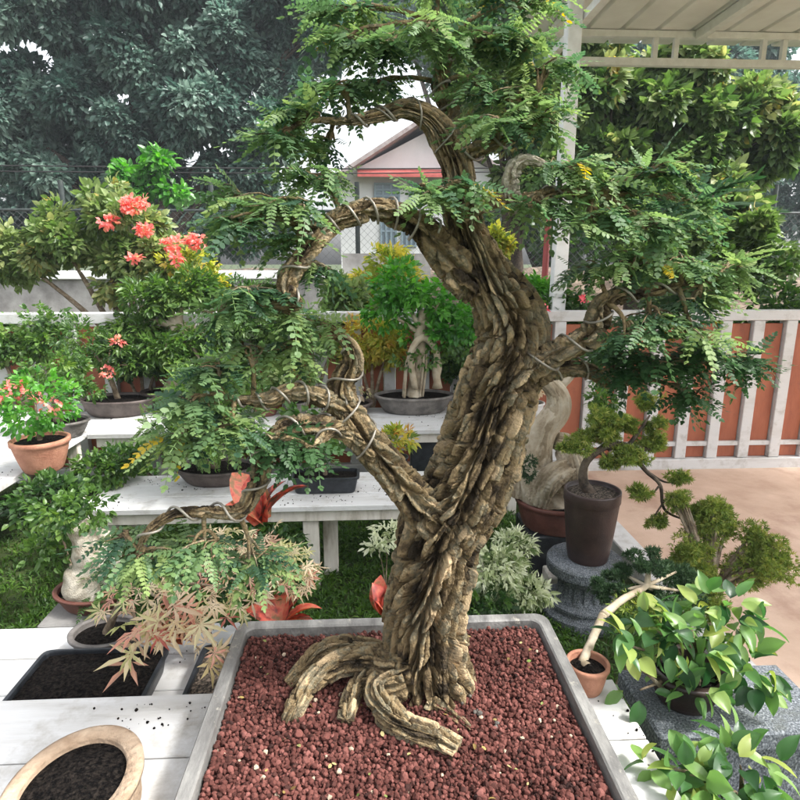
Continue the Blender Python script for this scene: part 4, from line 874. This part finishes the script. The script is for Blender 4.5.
def brom(label, base, leaves, size, name='bromeliad'):
    o = thing(name, label, 'plant', base, 'red bromeliads'); T = [T_strap(.27, .35, 8)]
    for (az, el, L) in leaves:
        mb = MB(); a = math.radians(az); e = math.radians(el)
        scatter(mb, T, [base], [[math.cos(a)*math.cos(e), math.sin(a)*math.cos(e), math.sin(e)]], [[0.3*math.cos(a+1.5), .3*math.sin(a+1.5), 1]], L*size, random.uniform(.2, .8))
        mb.build('leaf', G_brom, o, smooth=True)
    return o
brom('dark red bromeliad with broad arching leaves behind the seedling trays', pt(182, 640, 1.55), [(200, 30, 1), (150, 45, .9), (20, 30, 1), (250, 35, .9), (80, 60, .8), (310, 50, .9), (350, 20, .7)], .17)
brom('dark red bromeliad peeking over the back rim of the grey tray', pt(283, 625, 1.5), [(170, 25, 1), (10, 25, 1), (90, 50, .8), (130, 40, .9), (50, 40, .9), (350, 15, .8)], .14)
brom('bright red bromeliad leaves beside the bowl on the low bench', pt(262, 522, 2.05), [(15, 40, 1), (45, 55, .8), (150, 55, 1), (120, 75, .9), (200, 40, .7), (80, 70, .8)], .26)
brom('small orange tipped bromeliad standing left of the trunk', pt(384, 612, 1.6), [(110, 70, 1), (170, 72, .9), (60, 75, .8), (200, 60, .7)], .13)
STAR = [T_star(7), T_star(5)]
def maple():
    base = pt(285, 645, 1.5); base[2] = .492
    base = np.array([-.78, 1.6, .492])
    o = thing('potted_bonsai', 'Japanese maple with cream and pink star shaped leaves in lower left', 'bonsai tree', base)
    pot_parts(o, base, .10, .08, .06, m_greypot, foot=.8)
    blobs = [B(185, 615, 1.25, 50, 20, 26), B(140, 640, 1.2, 36, 18, 12), B(200, 650, 1.2, 20, 16, 7), B(125, 600, 1.3, 30, 16, 12), B(240, 590, 1.3, 40, 22, 30), B(290, 570, 1.5, 30, 22, 60), B(180, 580, 1.4, 46, 16, 40), B(250, 545, 1.6, 50, 18, 60)]
    att = base+np.array([.08, -.02, .2])
    limbs(o, att, blobs, .012, m_bark2, base+[0, 0, .05])
    mb = MB()
    for (c, rad, n) in blobs:
        b_ = ball(n)*np.array(rad); d = b_*2+rng.normal(size=(n, 3))*.06; d[:, 2] -= .05; u = rng.normal(size=(n, 3))*.4; u[:, 2] += 1; u[:, 1] -= .5
        scatter(mb, STAR, c+b_, d, u, (.11 if c[1] < 1.28 else .07)*rng.uniform(.6, 1.1, n), np.clip(.5+rng.normal(size=n)*.25, 0, 1))
    mb.build('foliage', G_maple, o)
    crown(o, [B(210, 590, 1.6, 60, 20, 160), B(270, 580, 1.65, 46, 26, 200), B(160, 590, 1.5, 40, 20, 120)], SPRAY, G_mid, .045, name='green_foliage', rmean=.3)
maple()
# pale gnarled stump bonsai at the left edge
c = pt(92, 545, 2.1); c[2] = 0
b = MB(); b.box((c[0]-.16, c[1]-.14, 0), (c[0]+.14, c[1]+.14, .34), bevel=.006); tag(b.build('plinth', m_concrete), 'grey plinth under the pale gnarled stump at the left edge', 'plinth')
c[2] = .342
o = potted('potted_bonsai', 'pale gnarled stump with small leaves in dark red bowl at the left edge', 'bonsai tree', c, .15, .12, .07, m_brownpot2)
trunk_part(o, [c+[0, 0, .05], c+[.03, 0, .16], c+[.01, 0, .24], c+[-.04, 0, .32]], [.085, .07, .06, .035], m_dead, n=60, m=40, lump=.5, extra=[([c+[.03, 0, .15], c+[.09, 0, .2]], [.05, .02])])
crown(o, [(c+[-.06, 0, .38], (.14, .12, .06), 90), (c+[-.15, 0, .24], (.1, .1, .06), 60)], SPRAY, G_mid, .05)
shrub('low_shrub', 'small leaved shrub filling the corner under the left bench', gp(125, 3.1), [B(120, 458, 3.1, 26, 12, 150), B(100, 470, 3.0, 24, 16, 150), B(140, 480, 3.3, 20, 12, 70)], SPRAY, G_mid, .06, r0=.01)
shrub('low_shrub', 'dark shrub growing under the front of the left bench', gp(60, 2.5), [B(50, 500, 2.5, 40, 22, 220)], SPRAY, G_mid, .06, r0=.01, rmean=.3)
shrub('low_shrub', 'ferny ground plant between the seedling trays and the low bench', gp(140, 1.95), [B(135, 605, 1.95, 34, 14, 90), B(115, 580, 2.1, 30, 14, 90), B(170, 625, 1.9, 26, 10, 60)], FERN, G_mid, .09, r0=.006, rmean=.35)
shrub('low_shrub', 'dark leafy clump under the low bench left of its pale legs', gp(235, 2.4), [B(225, 560, 2.4, 50, 20, 150), B(270, 545, 2.6, 36, 14, 90)], SPRAY, G_mid, .06, r0=.008, rmean=.25)

# ================================================================== FENCE, WALLS, SHRUBS BEYOND
fyy = 4.4
o = thing('board_fence', 'low fence of terracotta boards between white posts', 'fence', (0, fyy, 0))
b = MB(); b.box((-6.5, fyy-.06, -.02), (7.5, fyy+.06, .10), bevel=.005); b.build('base_rail', m_white, o)
b = MB(); b.box((-6.5, fyy-.05, 1.175), (7.5, fyy+.05, 1.25), bevel=.005); b.build('top_rail', m_white, o)
b = MB(); b.box((-6.5, fyy-.034, .20), (7.5, fyy-.012, .235)); b.build('cross_rail', m_white, o)
x = -6.45; 
while x < 7.4:
    b = MB(); b.box((x, fyy-.045, .102), (x+.085, fyy+.045, 1.173), bevel=.004); b.build('post', m_white, o)
    b = MB(); b.box((x+.09, fyy-.010, .102), (x+.245, fyy+.012, 1.15), bevel=.003); b.build('board', m_terra_board, o)
    x += .252
wz = 1.48
b = MB(); b.box((-14, 8.9, -.02), (float(pt(338, 270, 9)[0]), 9.1, wz-.12)); wl = b.build('boundary_wall', m_concrete); tag(wl, 'long boundary wall with white coping beyond the garden', 'wall')
b = MB(); b.box((-14.05, 8.82, wz-.118), (float(pt(338, 270, 9)[0])+.05, 9.18, wz), bevel=.01); cp = b.build('coping', m_whitewall, wl)
b = MB(); b.box((float(pt(343, 270, 9)[0]), 8.92, -.02), (float(pt(430, 270, 9)[0]), 9.3, 1.72)); tag(b.build('low_wall', m_concrete), 'plain grey wall section in front of the white house', 'wall')
# chain-link fence
cf = thing('chain_link_fence', 'tall chain link fence on dark posts beyond the bank', 'fence', (0, 11.5, 1.3))
b = MB(); x0, x1, z0, z1 = -13, 13, 1.3, 2.5; hgt = z1-z0
for k in np.arange(x0-hgt, x1, .13):
    for sg in (1, -1):
        a = np.array([k if sg == 1 else k+hgt, 11.5, z0]); c_ = np.array([k+hgt if sg == 1 else k, 11.5, z1])
        w = np.array([.0028, 0, 0]); b.faces([a-w, a+w, c_+w, c_-w, a-w+[0, .006, 0], a+w+[0, .006, 0], c_+w+[0, .006, 0], c_-w+[0, .006, 0]], [(0, 1, 2, 3), (7, 6, 5, 4), (1, 0, 4, 5), (3, 2, 6, 7), (0, 3, 7, 4), (2, 1, 5, 6)])
b.build('wire_mesh', m_mesh, cf)
px0 = float(pt(214, 230, 11.45)[0])
for k in range(-4, 6):
    b = MB(); xx = px0+k*2.6; b.tube([(xx, 11.42, .6), (xx, 11.42, 3.0)], .045, 10); b.build('post', m_metal, cf)
b = MB(); b.tube([(-13, 11.42, 2.5), (13, 11.42, 2.5)], .025, 8); b.build('rail', m_metal, cf)
rp = pt(545, 250, 9.6); b = MB(); b.tube([(rp[0], rp[1], -.1), (rp[0]+.03, rp[1], 2.3)], .05, 10); tag(b.build('marker_post', m_redpost, smooth=True), 'slim red post standing by the grey verge beyond the trunk', 'post')

# house
def house():
    hy = 21.0; o = thing('house', 'white gabled house with red awning across the way', 'house', (pt(410, 200, hy)[0], hy, 0))
    X = lambda u: float(pt(u, 200, hy)[0]); Zv = lambda v: float(pt(400, v, hy)[2])
    xa, xb = X(340), X(505); ze = Zv(178); zt = Zv(122); xm = (X(350)+X(500))/2
    b = MB(); D = 8
    V = [(xa, hy, -.1), (xb, hy, -.1), (xb, hy, ze), (xm, hy, zt-.3), (xa, hy, ze), (xa, hy+D, -.1), (xb, hy+D, -.1), (xb, hy+D, ze), (xm, hy+D, zt-.3), (xa, hy+D, ze)]
    b.faces(V, [(0, 1, 2, 3, 4), (9, 8, 7, 6, 5), (0, 5, 6, 1), (1, 6, 7, 2), (0, 4, 9, 5), (2, 7, 8, 3), (4, 3, 8, 9)]); b.build('wall', m_houseW, o)
    b = MB(); 
    for (xe, sg) in ((xa-.5, 1), (xb+.5, -1)):
        zz = ze-.35; q = [(xe, hy-.6, zz), (xm, hy-.6, zt), (xm, hy+D+.5, zt), (xe, hy+D+.5, zz)]
        V = q+[(p[0], p[1], p[2]+.14) for p in q]; b.faces(V, [(0, 1, 2, 3), (7, 6, 5, 4), (0, 4, 5, 1), (2, 6, 7, 3), (3, 7, 4, 0), (1, 5, 6, 2)])
    b.build('roof', m_roofgrey, o)
    b = MB(); za = Zv(173); b.faces([(X(358), hy-.02, za+.12), (X(470), hy-.02, za+.12), (X(470), hy-.6, za-.1), (X(358), hy-.6, za-.1), (X(358), hy-.02, za+.02), (X(470), hy-.02, za+.02), (X(470), hy-.6, za-.2), (X(358), hy-.6, za-.2)], [(3, 2, 1, 0), (4, 5, 6, 7), (3, 7, 6, 2), (0, 4, 7, 3), (1, 2, 6, 5), (0, 1, 5, 4)])
    b.build('awning', m_roofred, o)
    for (u0, u1, v0, v1, ny) in ((375, 399, 184, 202, 3), (410, 434, 184, 202, 3), (381, 396, 216, 246, 2), (402, 416, 216, 246, 2), (440, 462, 184, 202, 3)):
        b = MB(); xA, xB, zA, zB = X(u0), X(u1), Zv(v1), Zv(v0)
        f = 0.06
        for k in range(4): xx = xA+(xB-xA)*k/3; b.box((xx-f/2, hy-.07, zA-.031), (xx+f/2, hy-.01, zB+.031))
        for k in range(ny+1): zz = zA+(zB-zA)*k/ny; b.box((xA-.03, hy-.064, zz-f/2), (xB+.03, hy-.012, zz+f/2))
        w = b.build('window', m_bluef, o); b = MB(); b.box((xA, hy-.03, zA), (xB, hy-.004, zB)); b.build('pane', m_glass, w)
house()
for k, (z0_, z1_, yy) in enumerate(((165, 163, 13.0), (171, 166, 13.4))):
    b = MB(); a, c_ = pt(-60, z0_, yy), pt(860, z1_-3, yy); m_ = (a+c_)/2-[0, 0, .12]; b.tube([a, m_, c_], .014, 6, 24)
    tag(b.build('power_line', m_cable, smooth=True), ['upper thin black cable crossing in front of the house', 'lower thin black cable crossing in front of the house'][k], 'cable', 'power cables')

# canopy on a white post
def canopy():
    zc = 3.23; yb_ = 5.5; X0 = float(pt(548, 62, yb_)[0]); X1 = X0+4.2; y0 = 1.2
    o = thing('canopy', 'white steel carport canopy with ribbed roof on a slim post', 'canopy', (X0, 4.66, 0))
    pxx = float(pt(570, 60, 4.7)[0])
    b = MB(); b.box((pxx-.052, 4.62, -.01), (pxx+.052, 4.72, zc+.17), bevel=.006); b.build('post', m_canopy, o)
    b = MB(); b.box((X1-.1, 4.62, -.01), (X1, 4.72, zc+.17), bevel=.006); b.build('post', m_canopy, o)
    zt = zc+.22
    b = MB()
    b.box((X0, yb_, zc), (X1, yb_+.05, zc+.06)); b.box((X0, yb_, zt), (X1, yb_+.05, zt+.05))
    for k in np.arange(X0+.9, X1, .95): b.box((k, yb_+.004, zc+.061), (k+.04, yb_+.046, zt-.001)); b.box((k+.18, yb_+.004, zc+.061), (k+.22, yb_+.046, zt-.001))
    b.build('back_beam', m_canopy, o)
    b = MB(); b.box((X0-.002, y0, zc+.03), (X0+.055, yb_-.002, zc+.085)); b.box((X0-.002, y0, zt+.0), (X0+.055, yb_-.002, zt+.05))
    for yy in np.arange(y0+.2, yb_, .85): b.box((X0+.004, yy, zc+.086), (X0+.05, yy+.04, zt-.001))
    b.build('side_beam', m_canopy, o)
    for xx in np.arange(X0+1.25, X1, 1.2):
        b = MB(); b.box((xx, y0, zt-.02), (xx+.06, yb_-.002, zt+.049)); b.build('rafter', m_canopy, o)
    b = MB(); n = 900; xs = np.linspace(X0-.32, X1+.3, n); ph = ((xs-X0) % .30)/.30
    hz = np.where(ph < .14, .035*np.clip(np.minimum(ph, .14-ph)/.035, 0, 1), 0)
    G = np.stack([np.stack([xs, np.full(n, yy), zt+.058+hz], 1) for yy in (y0-.2, yb_+.35)]+[np.stack([xs, np.full(n, yy), zt+.061+hz], 1) for yy in (yb_+.35, y0-.2)])
    b.grid(G, closed_u=False); b.build('roof_sheet', m_sheet, o)
canopy()

# shrubs behind the fence
shrub('bougainvillea', 'tall yellow leaved bougainvillea with coral flowers behind the left fence', gp(130, 5.0), [B(125, 225, 5, 34, 26, 330), B(150, 255, 5, 40, 22, 380), B(110, 270, 5, 30, 30, 300), B(175, 265, 4.9, 30, 16, 220), B(60, 240, 5, 40, 34, 400), B(105, 195, 5.1, 24, 16, 140), B(20, 260, 5, 30, 30, 200)], SPRAY, G_pale, .12, r0=.05, rmean=.58, clump=9,
      fl=([B(130, 206, 4.75, 8, 6, 60), B(143, 202, 4.8, 5, 3, 16), B(108, 221, 4.7, 7, 4, 24), B(146, 230, 4.7, 7, 4, 28), B(172, 244, 4.6, 9, 4, 36), B(196, 241, 4.6, 7, 5, 45), B(134, 259, 4.6, 4, 3, 14), B(176, 258, 4.5, 4, 3, 12)], G_coral, .055))
shrub('garden_shrub', 'yellow flowered shrub behind the fence left of the flowering bush top', gp(190, 4.75), [B(190, 262, 4.75, 26, 8, 120), B(205, 285, 4.75, 26, 16, 200)], SPRAY, G_yel, .08, rmean=.35)
hedge = [(250, 315, 4.26, 40, 34, G_mid, 'fine leaved green shrub before the fence under the left branches', SPRAYN, .5), (312, 335, 4.27, 40, 34, G_mid, 'soft ferny green shrub before the fence left of the yellow one', FERN, .6), (385, 275, 5.3, 36, 24, G_yel, 'yellow leaved croton bush behind the fence near the arched limb', SPRAYN, .45),
         (345, 310, 4.7, 30, 30, G_pale, 'pale leaved shrub behind the fence below the house', SPRAY, .5), (372, 340, 4.27, 30, 26, G_yel, 'yellow and orange shrub before the fence at the grey oval pot', SPRAYN, .5), (565, 320, 4.75, 34, 34, G_mid, 'rounded dark shrub behind the fence with a pink flower', SPRAY, .35),
         (528, 292, 5.4, 30, 14, G_bright, 'light green strappy clump behind the fence right of the trunk', SPRAYN, .7), (495, 240, 6.2, 14, 12, G_yel, 'small yellow bush by the verge right of the upper trunk', SPRAY, .45), (20, 330, 4.28, 50, 30, G_mid, 'dense green shrub before the fence in the far left corner', SPRAY, .5),
         (700, 335, 4.62, 40, 26, G_bright, 'light green shrub behind the fence at the right', SPRAY, .6), (770, 320, 4.9, 50, 60, G_mid, 'dark green shrub behind the fence at the far right', SPRAY, .4), (140, 345, 4.28, 40, 30, G_mid, 'leafy shrub before the fence between the two left bonsai', SPRAY, .3), (475, 345, 4.27, 36, 40, G_mid, 'dark shrub before the fence hidden by the leaning trunk', SPRAY, .3)]
for (u, v, Y, a, h, mt, lab, tmp, rm) in hedge:
    bl = [B(u, v, Y, a, h, 380), B(u-a*.5, v+h*.5, Y, a*.6, h*.6, 160), B(u+a*.5, v+h*.4, Y, a*.6, h*.6, 160)]
    fl = ([B(543, 309, 4.3, 3, 3, 8), B(585, 300, 4.4, 3, 2, 6)], G_pink, .05) if u == 565 else None
    shrub('garden_shrub', lab, gp(u, Y), bl, tmp, mt, .10 if Y > 4.6 else .07, r0=.03, rmean=rm, clump=14, fl=fl)

# ================================================================== TREES
def tree(name, label, base, H, blobs, temps, mat, size, r0=.25, clump=14, rmean=.45, group=None, rsd=.2, droop=-.3, dens=1):
    blobs = [(c, r_, int(n*dens)) for (c, r_, n) in blobs]; base = np.asarray(base, float); o = thing(name, label, 'tree', base, group)
    b = MB(); top = base+[0, 0, H]
    P = np.array([base, base+[.1, .05, H*.25], base+[-.05, 0, H*.55], top]); b.tube(P, [r0*1.25, r0, r0*.75, r0*.25], 14, 24, rnd=.4)
    for (c, rad, n) in blobs:
        t = np.clip((c[2]-base[2])/H*.6, .15, .85); s0 = np.array([np.interp(t*3, range(4), P[:, k]) for k in range(3)])
        b.tube([s0, s0*.45+c*.55+[0, 0, .2], c], [r0*.4, r0*.25, r0*.08], 8, 12, rnd=.4)
        for _ in range(5):
            e = c+ball(1, .5)[0]*np.array(rad)*.85; b.tube([c*.7+s0*.3, (c+e)/2, e], [r0*.14, r0*.1, r0*.03], 6, 8, rnd=.5)
    b.build('trunk', m_darkbark, o, smooth=True)
    crown(o, blobs, temps, mat, size, name='crown', clump=clump, rmean=rmean, rsd=rsd, droop=droop)
    return o
ty_ = 14.5
tree('broadleaf_tree', 'huge dark blue green tree filling the upper left', gp(165, ty_), 6.5, [B(150, 60, ty_, 70, 44, 2200), B(240, 50, ty_, 60, 44, 2000), B(60, 90, ty_, 60, 50, 2000), B(200, 110, ty_-.5, 60, 34, 1800), B(120, 140, ty_, 50, 32, 1500), B(270, 130, ty_, 46, 30, 1200), B(150, -10, ty_, 90, 40, 2000), B(280, -10, ty_, 60, 40, 1200), B(40, 10, ty_, 60, 44, 1500), B(230, 175, ty_, 50, 18, 800), B(160, 185, ty_, 50, 20, 900), B(60, 170, ty_, 60, 30, 1300), B(295, 85, ty_, 36, 30, 800), B(320, 30, ty_, 40, 34, 900), B(0, 120, ty_, 60, 60, 1500)],
     SPRAYM, G_dark, .27, r0=.3, clump=13, rmean=.5, rsd=.35, droop=-.4, dens=1.15)
tree('young_tree', 'young lime green sapling in front of the dark tree', gp(140, 9.8), 2.6, [B(135, 172, 9.8, 20, 8, 90), B(158, 160, 9.8, 10, 8, 40), B(175, 192, 9.8, 12, 5, 30), B(145, 188, 9.8, 14, 6, 50)], SPRAY, G_bright, .24, r0=.04, clump=5, rmean=.4)
tree('broadleaf_tree', 'pale green large leaved tree left of the canopy post', gp(505, 10.5), 5, [B(480, 60, 10.5, 50, 40, 700), B(530, 110, 10.5, 46, 40, 650), B(500, 0, 10.5, 60, 40, 800), B(470, 120, 11, 34, 30, 350), B(530, 180, 10.5, 40, 24, 400)], SPRAY, G_pale, .27, r0=.16, clump=9, rmean=.4, rsd=.3, dens=1.2)
tree('broadleaf_tree', 'pale large leaved vine covered tree seen beneath the canopy roof', gp(620, 8.8), 4, [B(600, 100, 8.8, 44, 34, 650), B(650, 110, 8.8, 46, 36, 700), B(700, 120, 8.8, 46, 40, 700), B(620, 160, 8.6, 46, 30, 600), B(680, 170, 8.6, 44, 34, 600), B(750, 130, 8.8, 50, 50, 800), B(640, 215, 8.4, 44, 26, 500), B(720, 215, 8.4, 50, 34, 500), B(590, 60, 9, 40, 26, 450), B(680, 70, 9, 60, 24, 600)], SPRAY, G_pale, .27, r0=.14, clump=9, rmean=.42, rsd=.3, dens=1.3)
tree('garden_tree', 'mid green tree filling the gap right of the canopy post', gp(690, 6.6), 2.3, [B(650, 255, 6.6, 44, 18, 420), B(700, 250, 6.6, 46, 26, 480), B(760, 250, 6.6, 44, 40, 520), B(680, 288, 6.3, 50, 12, 300)], SPRAY, G_pale, .17, r0=.06, clump=8, rmean=.35)
tree('broadleaf_tree', 'dark tree standing behind the house at the top centre', gp(440, 30), 9, [B(400, 20, 30, 60, 40, 1100), B(470, 60, 30, 60, 44, 1100), B(540, 40, 30, 70, 60, 1500), B(430, -30, 30, 80, 34, 1000)], SPRAYM, G_dark, .4, r0=.35, rmean=.65, dens=1.6)
tree('broadleaf_tree', 'distant dark tree at the far right behind the canopy', gp(700, 24), 8, [B(620, 100, 24, 70, 70, 1500), B(720, 80, 24, 80, 80, 2000), B(680, 180, 24, 90, 60, 1500), B(560, 170, 24, 50, 50, 900), B(790, 150, 24, 70, 90, 1500)], SPRAYM, G_dark, .4, r0=.35, rmean=.5, dens=1.6)
# background hedge mass beyond the chain link
tree('broadleaf_tree', 'low shadowy tree behind the chain link at the left', gp(120, 18), 4, [B(80, 215, 18, 90, 34, 1200), B(190, 230, 18, 60, 26, 800), B(260, 225, 18, 50, 30, 700), B(10, 200, 18, 60, 50, 900)], SPRAYM, G_dark, .3, r0=.2, rmean=.4, dens=1.8)
tree('broadleaf_tree', 'low green tree behind the chain link right of the house', gp(530, 17), 3.5, [B(510, 225, 17, 40, 24, 500), B(560, 230, 17, 50, 30, 700), B(620, 225, 17, 50, 34, 600)], SPRAYW, G_mid, .4, r0=.15, rmean=.35)
# palm
def palm():
    base = gp(678, 7.4); o = thing('palm', 'dark green palm fronds at the right beside the pale tree', 'palm', base)
    top = pt(678, 215, 7.4); b = MB(); b.tube([base, (base+top)/2+[.05, 0, 0], top], [.09, .07, .06], 12, 16); b.build('trunk', m_darkbark, o, smooth=True)
    T = [T_pinnate(26, .28, .10, .55, 55, .5, seed=s_) for s_ in (31, 32)]
    for k in range(12):
        a = 2*PI*k/12+.2; mb = MB(); scatter(mb, T, [top], [[math.cos(a), math.sin(a), random.uniform(.2, 1.1)]], [[0, 0, 1.]], random.uniform(.8, 1.1), .3); mb.build('frond', G_deep, o)
palm()

# ================================================================== LIGHT
b = MB(); b.box((-45, -3, -1.5), (45, 60, 16)); hz = b.build('haze', None, kind='stuff'); hz['label'] = 'pale haze in the air over the garden and the trees beyond'
hm = bpy.data.materials.new('haze_air'); hm.use_nodes = True; hn = hm.node_tree; hn.nodes.remove(hn.nodes['Principled BSDF'])
pv = hn.nodes.new('ShaderNodeVolumePrincipled'); pv.inputs['Color'].default_value = (.86, .93, 1, 1); pv.inputs['Density'].default_value = .0018; pv.inputs['Anisotropy'].default_value = .2
hn.links.new(pv.outputs[0], hn.nodes['Material Output'].inputs['Volume']); hz.data.materials.append(hm)
el, az = math.radians(52), math.radians(105)   # azimuth of the sun, clockwise from +Y
w = bpy.data.worlds.new('World'); sc.world = w; w.use_nodes = True; nt = w.node_tree; N = nt.nodes
sky = N.new('ShaderNodeTexSky'); sky.sky_type = 'NISHITA'; sky.sun_disc = False; sky.sun_elevation = el; sky.sun_rotation = az; sky.dust_density = 5; sky.air_density = 1; sky.ozone_density = 1
hs = N.new('ShaderNodeHueSaturation'); hs.inputs['Saturation'].default_value = .22; hs.inputs['Value'].default_value = 1.7
nt.links.new(sky.outputs[0], hs.inputs['Color']); nt.links.new(hs.outputs[0], N['Background'].inputs['Color']); N['Background'].inputs['Strength'].default_value = .14
sl = bpy.data.lights.new('sun', 'SUN'); sl.energy = 3.1; sl.angle = math.radians(9); sl.color = (1, .975, .94)
so = bpy.data.objects.new('sun', sl); COL.objects.link(so)
sd = Vector((math.sin(az)*math.cos(el), math.cos(az)*math.cos(el), math.sin(el))); so.rotation_euler = sd.to_track_quat('Z', 'Y').to_euler(); so.location = (0, 0, 20)
vs = sc.view_settings; vs.view_transform = 'Standard'; vs.look = 'None'; vs.gamma = 1; vs.use_curve_mapping = False; vs.exposure = .95
sc.cycles.max_bounces = 7; sc.cycles.transparent_max_bounces = 6; sc.cycles.use_denoising = True
